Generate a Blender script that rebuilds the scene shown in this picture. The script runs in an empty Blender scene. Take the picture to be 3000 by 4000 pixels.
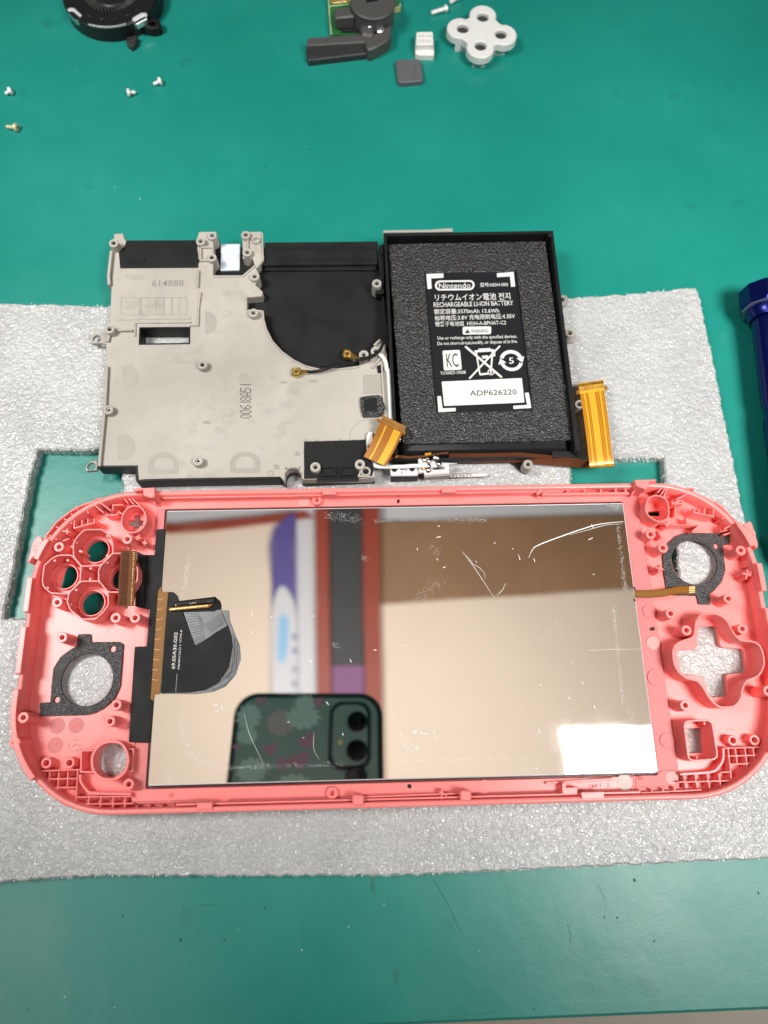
import bpy, math, random
from mathutils import Vector, Matrix
from mathutils.geometry import tessellate_polygon
random.seed(7)
SC = bpy.context.scene
COL = SC.collection
MM = 0.001
# ------------------------------------------------------------------ camera, light, exposure
# (lengths in this script are millimetres; everything is built at real size)
F_PX, CX, CY = 1533.0, 829.5, 1106.0            # lens of the phone: 24 mm equivalent, upright frame of 1659 x 2212
CAM_H = 206.0                                   # height of the lens above the mat
DX = Vector((0.99956792, -0.01739928, 0.02369062))     # bench axes (right, away, up) seen from the camera (x right, y down, z forward)
DY = Vector((-0.02360697, -0.95540514, 0.29435308))
DZ = Vector((0.01751261, -0.29478516, -0.95540307))
cam_d = bpy.data.cameras.new('camera')
cam = bpy.data.objects.new('camera', cam_d); COL.objects.link(cam)
SC.camera = cam
right = Vector((DX.x, DY.x, DZ.x)); down = Vector((DX.y, DY.y, DZ.y)); fwd = Vector((DX.z, DY.z, DZ.z))
cam.matrix_world = Matrix((
    (right.x, -down.x, -fwd.x, 0), (right.y, -down.y, -fwd.y, 0), (right.z, -down.z, -fwd.z, CAM_H * MM), (0, 0, 0, 1)))
cam_d.sensor_fit = 'VERTICAL'; cam_d.sensor_height = 36; cam_d.sensor_width = 27
cam_d.lens = F_PX / 2212 * 36
cam_d.clip_start = 0.002; cam_d.clip_end = 50
cam_d.dof.use_dof = True; cam_d.dof.focus_distance = 0.203; cam_d.dof.aperture_fstop = 11.0

world = bpy.data.worlds.new('World'); SC.world = world; world.use_nodes = True
bg = world.node_tree.nodes['Background']
bg.inputs[0].default_value = (0.92, 0.96, 1.0, 1); bg.inputs[1].default_value = 0.05

def lamp(name, loc, size, power, color, target, spread=180):
    d = bpy.data.lights.new(name, 'AREA'); d.shape = 'RECTANGLE'; d.size, d.size_y = size[0] * MM, size[1] * MM
    d.energy = power; d.color = color; d.spread = math.radians(spread)
    o = bpy.data.objects.new(name, d); COL.objects.link(o)
    o.location = Vector(loc) * MM
    v = (Vector(target) - Vector(loc)).normalized()
    z = -v; x = Vector((0, 1, 0)).cross(z).normalized(); y = z.cross(x)          # long side along the bench
    o.rotation_euler = Matrix((x, y, z)).transposed().to_euler()
    return o
lamp('bench_lamp', (-310, 115, 480), (150, 120), 0.52, (1.0, 0.985, 0.95), (-130, 155, 0), 66)
lamp('bench_lamp', (262, -62, 480), (170, 125), 0.60, (1.0, 0.985, 0.95), (165, 120, 0), 62)
# added fill lights aimed up, only to brighten the overhead boards in the mirror
lamp('board_fill_light', (-310, 115, 520), (150, 120), 7.0, (1.0, 0.97, 0.93), (-310, 115, 2000))
lamp('board_fill_light', (262, -62, 520), (170, 125), 7.0, (1.0, 0.97, 0.93), (262, -62, 2000))
# wide ceiling lights of the room behind the bench
lamp('ceiling_light', (-1150, -700, 2100), (700, 700), 10, (1.0, 0.99, 0.97), (-1150, -700, 0))
lamp('ceiling_light', (1050, -600, 2100), (700, 700), 10, (1.0, 0.99, 0.97), (1050, -720, 0))
SC.view_settings.view_transform = 'Standard'; SC.view_settings.look = 'None'
SC.view_settings.exposure = 0.0; SC.view_settings.gamma = 1.0; SC.view_settings.use_curve_mapping = False
SC.cycles.max_bounces = 8; SC.cycles.diffuse_bounces = 4; SC.cycles.glossy_bounces = 4; SC.cycles.transmission_bounces = 6
SC.cycles.caustics_reflective = False; SC.cycles.caustics_refractive = False
SC.cycles.sample_clamp_indirect = 4

# ------------------------------------------------------------------ measuring: where things stand on the bench
def P(u, v, z):
    """Where the sight line through a measured point of the upright frame meets the level z (mm) -> bench x, y (mm)."""
    r = Vector((u - CX, v - CY, F_PX))
    w = (r.dot(DX), r.dot(DY), r.dot(DZ))
    t = (CAM_H - z) / -w[2]
    return (w[0] * t, w[1] * t)
VIEWS = {'A': (0, 0, .9042), 'B': (1000, 0, .7233), 'C': (300, 850, .4822), 'D': (900, 850, .4219), 'E': (300, 1400, .4822),
         'F': (1000, 1400, .5425), 'G': (1450, 850, .5124), 'H': (1450, 1350, .6329), 'I': (0, 1850, .4219), 'J': (0, 2400, .4219),
         'K': (500, 2250, .3014), 'L': (500, 1850, .6631), 'M': (1500, 1850, .6028), 'N': (2350, 1850, .3918), 'O': (2350, 2350, .3918),
         'Q': (500, 2950, 1.2658), 'T': (560, 1900, .6028), 'U': (1400, 1900, .7233), 'V': (2600, 900, .4521), 'X': (0, 3000, 1.8083),
         'Y': (1400, 1700, .4219), 'FN': (200, 0, .3014), 'TR': (1250, 0, .2411), 'W': (0, 0, 1.8083), 'R': (2150, 1100, .3614),
         'CC': (350, 880, .27125)}
def m(view, x, y, z):
    X, Y, s = VIEWS[view]
    return P((X + x * s) / 1.8083, (Y + y * s) / 1.8083, z)
def S(view, pts, z):
    return [m(view, x, y, z) for x, y in pts]
def m3(view, x, y, z):
    a = m(view, x, y, z); return Vector((a[0], a[1], z))
def S3(view, pts):
    return [m3(view, *p) for p in pts]

# ------------------------------------------------------------------ materials
def srgb(r, g, b):
    f = lambda c: (c / 255 / 12.92) if c / 255 <= 0.04045 else ((c / 255 + 0.055) / 1.055) ** 2.4
    return (f(r), f(g), f(b), 1)
def rgba(c): return (c[0], c[1], c[2], 1)
def mat(name, col, rough=0.5, metal=0.0, var=0.0, vscale=60, bump=0.0, bscale=800, spec=0.5, coat=0.0, trans=0.0, alpha=1.0, sss=0.0, rvar=0.0, bdist=0.2):
    M = bpy.data.materials.new(name); M.use_nodes = True
    nt = M.node_tree; N = nt.nodes; L = nt.links
    b = N['Principled BSDF']
    b.inputs['Base Color'].default_value = rgba(col); b.inputs['Roughness'].default_value = rough
    b.inputs['Metallic'].default_value = metal; b.inputs['Specular IOR Level'].default_value = spec
    b.inputs['Coat Weight'].default_value = coat; b.inputs['Coat Roughness'].default_value = 0.15
    b.inputs['Transmission Weight'].default_value = trans; b.inputs['Alpha'].default_value = alpha
    if sss:
        b.inputs['Subsurface Weight'].default_value = sss; b.inputs['Subsurface Radius'].default_value = (1, .25, .2); b.inputs['Subsurface Scale'].default_value = 0.0012
    tc = None
    if var or bump or rvar:
        tc = N.new('ShaderNodeTexCoord')
    if var or rvar:
        n = N.new('ShaderNodeTexNoise'); n.inputs['Scale'].default_value = vscale; n.inputs['Detail'].default_value = 5
        L.new(tc.outputs['Object'], n.inputs['Vector'])
        if var:
            mr = N.new('ShaderNodeMapRange'); mr.inputs[1].default_value = .25; mr.inputs[2].default_value = .75
            mr.inputs[3].default_value = 1 - var; mr.inputs[4].default_value = 1 + var
            L.new(n.outputs['Fac'], mr.inputs[0])
            mx = N.new('ShaderNodeVectorMath'); mx.operation = 'SCALE'; mx.inputs[0].default_value = col[:3]
            L.new(mr.outputs[0], mx.inputs['Scale']); L.new(mx.outputs[0], b.inputs['Base Color'])
        if rvar:
            mr = N.new('ShaderNodeMapRange'); mr.inputs[1].default_value = .3; mr.inputs[2].default_value = .7
            mr.inputs[3].default_value = max(0, rough - rvar); mr.inputs[4].default_value = rough + rvar
            L.new(n.outputs['Fac'], mr.inputs[0]); L.new(mr.outputs[0], b.inputs['Roughness'])
    if bump:
        n = N.new('ShaderNodeTexNoise'); n.inputs['Scale'].default_value = bscale; n.inputs['Detail'].default_value = 3
        L.new(tc.outputs['Object'], n.inputs['Vector'])
        bp = N.new('ShaderNodeBump'); bp.inputs['Strength'].default_value = bump; bp.inputs['Distance'].default_value = bdist * MM
        L.new(n.outputs['Fac'], bp.inputs['Height']); L.new(bp.outputs[0], b.inputs['Normal'])
    return M

def mat_cast():
    """Bare grey casting: cloudy tone, small smudges and rubbed spots."""
    M = mat('grey_magnesium', (.40, .37, .325), .5, bump=.06, bscale=1500, spec=.4)
    nt = M.node_tree; N = nt.nodes; L = nt.links; b = N['Principled BSDF']; tc = N.new('ShaderNodeTexCoord')
    n1 = N.new('ShaderNodeTexNoise'); n1.inputs['Scale'].default_value = 26; n1.inputs['Detail'].default_value = 5; n1.inputs['Roughness'].default_value = .6
    n2 = N.new('ShaderNodeTexNoise'); n2.inputs['Scale'].default_value = 95; n2.inputs['Detail'].default_value = 6; n2.inputs['Roughness'].default_value = .65
    for n in (n1, n2): L.new(tc.outputs['Object'], n.inputs['Vector'])
    r = N.new('ShaderNodeValToRGB'); e = r.color_ramp.elements
    e[0].position = .32; e[0].color = (.305, .282, .246, 1); e[1].position = .64; e[1].color = (.415, .387, .342, 1)
    L.new(n1.outputs['Fac'], r.inputs[0])
    r2 = N.new('ShaderNodeValToRGB'); e = r2.color_ramp.elements; e[0].position = .56; e[0].color = (0, 0, 0, 1); e[1].position = .80; e[1].color = (.55, .55, .55, 1)
    L.new(n2.outputs['Fac'], r2.inputs[0])
    mx = N.new('ShaderNodeMix'); mx.data_type = 'RGBA'; L.new(r2.outputs[0], mx.inputs[0]); L.new(r.outputs[0], mx.inputs[6]); mx.inputs[7].default_value = (.17, .155, .135, 1)
    L.new(mx.outputs[2], b.inputs['Base Color'])
    mr = N.new('ShaderNodeMapRange'); mr.inputs[3].default_value = .36; mr.inputs[4].default_value = .6; L.new(n2.outputs['Fac'], mr.inputs[0]); L.new(mr.outputs[0], b.inputs['Roughness'])
    return M
MAT = {}
MAT['pink'] = mat('coral_plastic', (0.90, 0.235, 0.22), .31, var=.05, vscale=40, bump=.10, bscale=2500, sss=.10, spec=.4)
MAT['pinklip'] = MAT['pink']
MAT['pinktape'] = mat('glued_frame', (0.62, 0.16, 0.16), .5, var=.10, vscale=90, bump=.1, bscale=900, sss=.15)
MAT['palepink'] = mat('pale_mark', (0.72, 0.27, 0.25), .45, var=.06)
MAT['white_mark'] = mat('white_mark', (.62, .47, .43), .5, var=.1, vscale=400)
MAT['black'] = mat('black_plastic', (.008, .008, .0085), .5, spec=.3, var=.2, vscale=120, bump=.08, bscale=1800)
MAT['blackfilm'] = mat('black_film', (.010, .010, .0105), .62, spec=.22, var=.25, vscale=150, bump=.12, bscale=2200, rvar=.08)
MAT['blackgloss'] = mat('black_gloss', (.010, .010, .011), .38, spec=.35, bump=.05, bscale=900)
MAT['mag'] = mat_cast()
MAT['magdark'] = mat('grey_magnesium_edge', (.33, .305, .27), .5, var=.08, vscale=60)
MAT['pad'] = mat('grey_pad_mark', (.315, .292, .255), .5, var=.05, vscale=150)
MAT['steel'] = mat('bright_steel', (.72, .71, .69), .28, 1.0, rvar=.08, vscale=300)
MAT['silver'] = mat('white_steel', (.68, .68, .69), .42, .35, var=.06)
MAT['solder'] = mat('solder', (.75, .73, .68), .15, 1.0, bump=.2, bscale=900)
MAT['dark_insert'] = mat('dark_thread', (.12, .115, .11), .3, .9)
MAT['gold'] = mat('gold_plating', (.83, .56, .16), .28, 1.0, bump=.1, bscale=2000)
MAT['goldmatte'] = mat('gold_contact', (.78, .55, .22), .35, .8)
MAT['whiteplastic'] = mat('white_rubber', (.60, .60, .585), .5, var=.03, sss=.15)
MAT['whitepad'] = mat('white_plastic', (.68, .665, .63), .45)
MAT['sticker'] = mat('white_sticker', (.56, .61, .68), .3, var=.06, vscale=120)
MAT['label_black'] = mat('label_black', (.012, .012, .014), .33, bump=.03, bscale=900)
MAT['label_white'] = mat('label_white', (.60, .595, .575), .45)
MAT['ink'] = mat('black_ink', (.03, .03, .03), .5)
MAT['greyink'] = mat('grey_ink', (.20, .185, .17), .6, var=.3, vscale=2000)
MAT['cable_black'] = mat('black_cable', (.010, .010, .010), .25)
MAT['cable_white'] = mat('white_cable', (.78, .78, .76), .4)
MAT['greypad'] = mat('grey_rubber', (.085, .088, .095), .6, bump=.05)
MAT['greyplastic'] = mat('grey_plastic', (.062, .060, .057), .5, bump=.1, bscale=1500)
MAT['pcb'] = mat('green_board', (.02, .12, .04), .35, var=.2, vscale=300)
MAT['pcbedge'] = mat('board_edge', (.45, .50, .25), .5)
MAT['blue'] = mat('blue_anodised', (.005, .010, .13), .28, .75, bump=.05, bscale=1500, coat=.3)
MAT['blueedge'] = mat('bare_edge', (.55, .56, .70), .3, .9)
MAT['brown_film'] = mat('brown_film', (.16, .055, .025), .25, alpha=.72, var=.2, vscale=200)
MAT['orange_dark'] = mat('amber_film_dark', (.36, .135, .02), .28, .25, var=.12, vscale=120, coat=.3)
MAT['orange'] = mat('amber_film', (.62, .27, .010), .30, .12, var=.10, vscale=120, coat=.3)
MAT['orange_line'] = mat('amber_trace', (.78, .42, .04), .3, .2)
MAT['orange_deep'] = mat('amber_gap', (.34, .13, .012), .35, .2)
MAT['flexgold'] = mat('screen_strip', (.22, .092, .008), .45, spec=.25, var=.08, vscale=200)
MAT['flexgrey'] = mat('clear_flex', (.13, .135, .145), .34, .2, var=.15, vscale=400, bump=.1)
MAT['flexline'] = mat('flex_trace', (.05, .05, .055), .4)
MAT['bench'] = mat('bench_laminate', (.20, .165, .125), .45, var=.08)
MAT['connector_brown'] = mat('connector_film', (.15, .045, .009), .55, spec=.2)
MAT['connector_gap'] = mat('connector_gap', (.03, .008, .003), .7, spec=.15)
MAT['speck'] = mat('dust', (.80, .80, .80), .5)
MAT['green_nick'] = mat('mat_nick', (.004, .05, .04), .6)
MAT['scuff'] = mat('mat_scuff', (.012, .17, .125), .7, var=.3, vscale=600)

def mat_bench_mat():
    M = bpy.data.materials.new('green_rubber'); M.use_nodes = True; nt = M.node_tree; N = nt.nodes; L = nt.links
    b = N['Principled BSDF']; tc = N.new('ShaderNodeTexCoord')
    n1 = N.new('ShaderNodeTexNoise'); n1.inputs['Scale'].default_value = 14; n1.inputs['Detail'].default_value = 6; n1.inputs['Roughness'].default_value = .6
    n2 = N.new('ShaderNodeTexNoise'); n2.inputs['Scale'].default_value = 55; n2.inputs['Detail'].default_value = 4
    n3 = N.new('ShaderNodeTexNoise'); n3.inputs['Scale'].default_value = 1600; n3.inputs['Detail'].default_value = 2
    for n in (n1, n2, n3): L.new(tc.outputs['Object'], n.inputs['Vector'])
    r = N.new('ShaderNodeValToRGB'); r.color_ramp.elements[0].position = .30; r.color_ramp.elements[0].color = (.0060, .172, .140, 1)
    r.color_ramp.elements[1].position = .68; r.color_ramp.elements[1].color = (.0085, .212, .172, 1)
    L.new(n1.outputs['Fac'], r.inputs[0])
    # grime: small dark rubbed spots
    r2 = N.new('ShaderNodeValToRGB'); r2.color_ramp.elements[0].position = .66; r2.color_ramp.elements[0].color = (0, 0, 0, 1)
    r2.color_ramp.elements[1].position = .80; r2.color_ramp.elements[1].color = (.7, .7, .7, 1)
    L.new(n2.outputs['Fac'], r2.inputs[0])
    mx = N.new('ShaderNodeMix'); mx.data_type = 'RGBA'; L.new(r2.outputs[0], mx.inputs[0]); L.new(r.outputs[0], mx.inputs[6]); mx.inputs[7].default_value = (.006, .10, .075, 1)
    L.new(mx.outputs[2], b.inputs['Base Color'])
    mr = N.new('ShaderNodeMapRange'); mr.inputs[1].default_value = .3; mr.inputs[2].default_value = .7; mr.inputs[3].default_value = .29; mr.inputs[4].default_value = .43
    L.new(n1.outputs['Fac'], mr.inputs[0]); L.new(mr.outputs[0], b.inputs['Roughness'])
    b.inputs['Specular IOR Level'].default_value = .5
    bp = N.new('ShaderNodeBump'); bp.inputs['Strength'].default_value = .25; bp.inputs['Distance'].default_value = .08 * MM
    L.new(n3.outputs['Fac'], bp.inputs['Height'])
    bp2 = N.new('ShaderNodeBump'); bp2.inputs['Strength'].default_value = .25; bp2.inputs['Distance'].default_value = .9 * MM
    L.new(n2.outputs['Fac'], bp2.inputs['Height']); L.new(bp.outputs[0], bp2.inputs['Normal'])
    L.new(bp2.outputs[0], b.inputs['Normal'])
    return M
MAT['mat'] = mat_bench_mat()

def sparkle(M, base_bump, s1, s2, coat, crough, d1, d2):
    """Small glossy cells: a clear skin with its own strong relief over a softer body."""
    nt = M.node_tree; N = nt.nodes; L = nt.links; b = N['Principled BSDF']; tc = N.new('ShaderNodeTexCoord')
    nz = N.new('ShaderNodeTexNoise'); nz.inputs['Scale'].default_value = s1; L.new(tc.outputs['Object'], nz.inputs['Vector'])
    wv = N.new('ShaderNodeVectorMath'); wv.operation = 'MULTIPLY_ADD'; L.new(nz.outputs['Color'], wv.inputs[0]); wv.inputs[1].default_value = (1.1 / s1,) * 3; L.new(tc.outputs['Object'], wv.inputs[2])
    v1 = N.new('ShaderNodeTexVoronoi'); v1.feature = 'SMOOTH_F1'; v1.inputs['Smoothness'].default_value = .35; v1.inputs['Scale'].default_value = s1; L.new(wv.outputs[0], v1.inputs['Vector'])
    v2 = N.new('ShaderNodeTexVoronoi'); v2.inputs['Scale'].default_value = s2; L.new(wv.outputs[0], v2.inputs['Vector'])
    def chain(k):
        p = N.new('ShaderNodeBump'); p.inputs['Strength'].default_value = k; p.inputs['Distance'].default_value = d1 * MM; p.invert = True; L.new(v1.outputs['Distance'], p.inputs['Height'])
        q = N.new('ShaderNodeBump'); q.inputs['Strength'].default_value = k; q.inputs['Distance'].default_value = d2 * MM; q.invert = True; L.new(v2.outputs['Distance'], q.inputs['Height'])
        L.new(p.outputs[0], q.inputs['Normal']); return q
    L.new(chain(base_bump).outputs[0], b.inputs['Normal']); L.new(chain(1.0).outputs[0], b.inputs['Coat Normal'])
    b.inputs['Coat Weight'].default_value = coat; b.inputs['Coat Roughness'].default_value = crough; b.inputs['Coat IOR'].default_value = 1.8
    return v2
def mat_foam():
    M = bpy.data.materials.new('white_cell_foam'); M.use_nodes = True; nt = M.node_tree; N = nt.nodes; L = nt.links
    b = N['Principled BSDF']; tc = N.new('ShaderNodeTexCoord')
    nl = N.new('ShaderNodeTexNoise'); nl.inputs['Scale'].default_value = 60; nl.inputs['Detail'].default_value = 5; L.new(tc.outputs['Object'], nl.inputs['Vector'])
    r = N.new('ShaderNodeValToRGB'); r.color_ramp.elements[0].position = .3; r.color_ramp.elements[0].color = (.35, .355, .355, 1)
    r.color_ramp.elements[1].position = .7; r.color_ramp.elements[1].color = (.425, .43, .425, 1)
    L.new(nl.outputs['Fac'], r.inputs[0])
    v2 = sparkle(M, .2, 600, 1350, .75, .15, .85, .4)
    r2 = N.new('ShaderNodeValToRGB'); r2.color_ramp.elements[0].color = (.91, .91, .91, 1); r2.color_ramp.elements[1].color = (1.08, 1.08, 1.08, 1)
    L.new(v2.outputs['Color'], r2.inputs[0])
    mx = N.new('ShaderNodeMix'); mx.data_type = 'RGBA'; mx.blend_type = 'MULTIPLY'; mx.inputs[0].default_value = 1
    L.new(r.outputs[0], mx.inputs[6]); L.new(r2.outputs[0], mx.inputs[7]); L.new(mx.outputs[2], b.inputs['Base Color'])
    b.inputs['Roughness'].default_value = .4
    return M
MAT['foam'] = mat_foam()
MAT['felt'] = mat('black_gasket', (.014, .0145, .016), .5, var=.5, vscale=2600); sparkle(MAT['felt'], .45, 1700, 2900, .22, .25, .3, .2)
MAT['blackfoam'] = mat('black_foam', (.009, .009, .0095), .5, var=.6, vscale=1500); sparkle(MAT['blackfoam'], .6, 1300, 2500, .5, .2, .45, .25)
MAT['fuzz'] = mat('foam_fibre', (.72, .73, .72), .3)

def mat_mirror():
    M = bpy.data.materials.new('mirror_steel'); M.use_nodes = True; nt = M.node_tree; N = nt.nodes; L = nt.links
    b = N['Principled BSDF']; tc = N.new('ShaderNodeTexCoord')
    b.inputs['Metallic'].default_value = 1; b.inputs['Base Color'].default_value = (.90, .885, .87, 1)
    n = N.new('ShaderNodeTexNoise'); n.inputs['Scale'].default_value = 70; n.inputs['Detail'].default_value = 6; L.new(tc.outputs['Object'], n.inputs['Vector'])
    mr = N.new('ShaderNodeMapRange'); mr.inputs[1].default_value = .4; mr.inputs[2].default_value = .8; mr.inputs[3].default_value = .012; mr.inputs[4].default_value = .05
    L.new(n.outputs['Fac'], mr.inputs[0]); L.new(mr.outputs[0], b.inputs['Roughness'])
    n2 = N.new('ShaderNodeTexNoise'); n2.inputs['Scale'].default_value = 22; n2.inputs['Detail'].default_value = 1; L.new(tc.outputs['Object'], n2.inputs['Vector'])
    bp = N.new('ShaderNodeBump'); bp.inputs['Strength'].default_value = .12; bp.inputs['Distance'].default_value = .25 * MM
    L.new(n2.outputs['Fac'], bp.inputs['Height']); L.new(bp.outputs[0], b.inputs['Normal'])
    return M
MAT['mirror'] = mat_mirror()

# ------------------------------------------------------------------ mesh helpers
def area2(p): return sum(p[i][0] * p[(i + 1) % len(p)][1] - p[(i + 1) % len(p)][0] * p[i][1] for i in range(len(p)))
def offset(loop, d):
    """Move a closed loop to its left by d (inwards for a counter-clockwise one)."""
    n = len(loop); out = []
    for i in range(n):
        a, b, c = loop[i - 1], loop[i], loop[(i + 1) % n]
        e1 = Vector((b[0] - a[0], b[1] - a[1])); e2 = Vector((c[0] - b[0], c[1] - b[1]))
        if e1.length < 1e-9: e1 = e2
        if e2.length < 1e-9: e2 = e1
        e1 = e1.normalized(); e2 = e2.normalized()
        n1 = Vector((-e1.y, e1.x)); n2 = Vector((-e2.y, e2.x)); s = n1 + n2
        k = max(.35, (1 + n1.dot(n2)) / 2)
        v = s / 2 / k * d
        out.append((b[0] + v.x, b[1] + v.y))
    return out
def offset_open(pts, d):
    out = []; n = len(pts)
    for i in range(n):
        e = []
        if i > 0: e.append(Vector((pts[i][0] - pts[i - 1][0], pts[i][1] - pts[i - 1][1])).normalized())
        if i < n - 1: e.append(Vector((pts[i + 1][0] - pts[i][0], pts[i + 1][1] - pts[i][1])).normalized())
        ns = [Vector((-q.y, q.x)) for q in e]
        if len(ns) == 2:
            k = max(.35, (1 + ns[0].dot(ns[1])) / 2); v = (ns[0] + ns[1]) / 2 / k
        else: v = ns[0]
        out.append((pts[i][0] + v.x * d, pts[i][1] + v.y * d))
    return out
def rr(x0, y0, x1, y1, r, n=10):
    out = []
    for cx, cy, a0 in ((x1 - r, y1 - r, 0), (x0 + r, y1 - r, 90), (x0 + r, y0 + r, 180), (x1 - r, y0 + r, 270)):
        for k in range(n + 1):
            a = math.radians(a0 + 90 * k / n); out.append((cx + r * math.cos(a), cy + r * math.sin(a)))
    return out
def circ(c, r, n=24, ry=None): return [(c[0] + r * math.cos(2 * math.pi * k / n), c[1] + (ry or r) * math.sin(2 * math.pi * k / n)) for k in range(n)]
def smooth(pts, k=6, closed=False):
    """Catmull-Rom through points of any dimension."""
    n = len(pts); V = [Vector(p) for p in pts]; out = []
    rng = range(n if closed else n - 1)
    for i in rng:
        p1, p2 = V[i], V[(i + 1) % n]
        p0 = V[i - 1] if (closed or i > 0) else p1 * 2 - p2
        p3 = V[(i + 2) % n] if (closed or i + 2 < n) else p2 * 2 - p1
        for s in range(k):
            t = s / k
            out.append(tuple(.5 * ((2 * p1) + (p2 - p0) * t + (2 * p0 - 5 * p1 + 4 * p2 - p3) * t * t + (3 * p1 - p0 - 3 * p2 + p3) * t ** 3)))
    if not closed: out.append(tuple(V[-1]))
    return out
def rounded(loop, r, n=4):
    """Round the corners of a polygon."""
    out = []; N_ = len(loop)
    for i in range(N_):
        a, b, c = Vector(loop[i - 1]), Vector(loop[i]), Vector(loop[(i + 1) % N_])
        d1 = min(r, (a - b).length * .45); d2 = min(r, (c - b).length * .45)
        p = b + (a - b).normalized() * d1; q = b + (c - b).normalized() * d2
        for k in range(n + 1):
            t = k / n; out.append(tuple(p * (1 - t) ** 2 + b * 2 * t * (1 - t) + q * t * t))
    return out

ORIGIN = {}
class MB:
    def __init__(s): s.v = []; s.f = []
    def prism(s, loops, z0, z1, bev=0.0, bottom=True):
        """Solid between z0 and z1 under an outline with holes; upper edges eased by bev. z1 may be a function of x, y."""
        zf = z1 if callable(z1) else (lambda x, y: z1)
        L = []
        for i, lp in enumerate(loops):
            lp = [tuple(q[:2]) for q in lp]; a = area2(lp)
            if (a < 0) == (i == 0): lp = lp[::-1]
            L.append(lp)
        def ring(lp, z):
            b = len(s.v)
            for x, y in lp: s.v.append((x, y, z(x, y) if callable(z) else z))
            return list(range(b, b + len(lp)))
        def side(a, b):
            n = len(a)
            for i in range(n): s.f.append((a[i], a[(i + 1) % n], b[(i + 1) % n], b[i]))
        top = []; tl = []; bot = []
        for lp in L:
            r0 = ring(lp, z0); bot += r0
            if bev > 0:
                r1 = ring(lp, lambda x, y: zf(x, y) - bev); ip = offset(lp, bev); r2 = ring(ip, zf)
                side(r0, r1); side(r1, r2); top += r2; tl.append(ip)
            else:
                r1 = ring(lp, zf); side(r0, r1); top += r1; tl.append(lp)
        tris = tessellate_polygon([[Vector((x, y, 0)) for x, y in lp] for lp in tl])
        flat = [p for lp in tl for p in lp]; flat0 = [p for lp in L for p in lp]
        for t in tris:
            a, b, c = (flat[k] for k in t)
            cr = (b[0] - a[0]) * (c[1] - a[1]) - (b[1] - a[1]) * (c[0] - a[0])
            if abs(cr) < 1e-12: continue
            if cr < 0: t = (t[0], t[2], t[1])
            s.f.append((top[t[0]], top[t[1]], top[t[2]]))
            if bottom: s.f.append((bot[t[0]], bot[t[2]], bot[t[1]]))
        return s
    def wall(s, pts, t, z0, z1, closed=False, bev=.12):
        if closed:
            if area2(pts) < 0: pts = pts[::-1]
            return s.prism([offset(pts, -t / 2), offset(pts, t / 2)], z0, z1, bev)
        a = offset_open(pts, t / 2); b = offset_open(pts, -t / 2)
        return s.prism([a + b[::-1]], z0, z1, bev)
    def lathe(s, c, prof, n=24, axis=None, up=None):
        """prof: (radius, height) from outside-bottom round to the centre; closed by a disc when it ends at radius > 0."""
        base = len(s.v)
        if axis is None: X, Y, Z = Vector((1, 0, 0)), Vector((0, 1, 0)), Vector((0, 0, 1))
        else:
            Z = Vector(axis).normalized(); X = Z.orthogonal().normalized(); Y = Z.cross(X)
        c = Vector(c)
        for r, h in prof:
            for k in range(n):
                a = 2 * math.pi * k / n
                s.v.append(tuple(c + X * (r * math.cos(a)) + Y * (r * math.sin(a)) + Z * h))
        for i in range(len(prof) - 1):
            for k in range(n):
                a = base + i * n + k; b = base + i * n + (k + 1) % n
                s.f.append((a, b, b + n, a + n))
        e = base + (len(prof) - 1) * n
        s.f.append(tuple(range(e, e + n)))
        s.f.append(tuple(range(base + n - 1, base - 1, -1)))
        return s
    def tube(s, pts, r, n=10, rb=None):
        V = [Vector(p) for p in pts]; base = len(s.v); N_ = len(V)
        T0 = (V[1] - V[0]).normalized(); X = T0.orthogonal().normalized()
        for i, p in enumerate(V):
            T = (V[min(i + 1, N_ - 1)] - V[max(i - 1, 0)]).normalized()
            X = (X - T * X.dot(T)).normalized(); Y = T.cross(X)
            rad = r(i / (N_ - 1)) if callable(r) else r
            for k in range(n):
                a = 2 * math.pi * k / n; s.v.append(tuple(p + X * rad * math.cos(a) + Y * rad * math.sin(a)))
        for i in range(N_ - 1):
            for k in range(n):
                a = base + i * n + k; b = base + i * n + (k + 1) % n; s.f.append((a, b, b + n, a + n))
        s.f.append(tuple(range(base + n - 1, base - 1, -1))); e = base + (N_ - 1) * n; s.f.append(tuple(range(e, e + n)))
        return s
    def band(s, A, B, t=.1):
        """A thin ribbon between two 3-D polylines of equal length, given thickness downwards along its normal."""
        n = len(A); base = len(s.v)
        A = [Vector(p) for p in A]; B = [Vector(p) for p in B]
        for i in range(n):
            d = A[min(i + 1, n - 1)] - A[max(i - 1, 0)]; nm = d.cross(B[i] - A[i])
            nm = nm.normalized() if nm.length > 1e-9 else Vector((0, 0, 1))
            if nm.z < 0: nm = -nm
            for p in (A[i], B[i], B[i] - nm * t, A[i] - nm * t): s.v.append(tuple(p))
        for i in range(n - 1):
            q = base + i * 4
            for k in range(4):
                s.f.append((q + k, q + (k + 1) % 4, q + 4 + (k + 1) % 4, q + 4 + k))
        s.f.append((base + 3, base + 2, base + 1, base)); e = base + (n - 1) * 4; s.f.append((e, e + 1, e + 2, e + 3))
        return s
    def build(s, name, material, parent=None, origin=None, ang=35):
        me = bpy.data.meshes.new(name)
        if parent is not None: o0 = ORIGIN[parent.name]
        else: o0 = Vector(origin) if origin is not None else Vector((0, 0, 0))
        me.from_pydata([((x - o0.x) * MM, (y - o0.y) * MM, (z - o0.z) * MM) for x, y, z in s.v], [], s.f)
        me.validate(); 
        import bmesh
        bm = bmesh.new(); bm.from_mesh(me); bmesh.ops.recalc_face_normals(bm, faces=bm.faces); bm.to_mesh(me); bm.free()
        me.polygons.foreach_set('use_smooth', [True] * len(me.polygons)); me.set_sharp_from_angle(angle=math.radians(ang))
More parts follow.
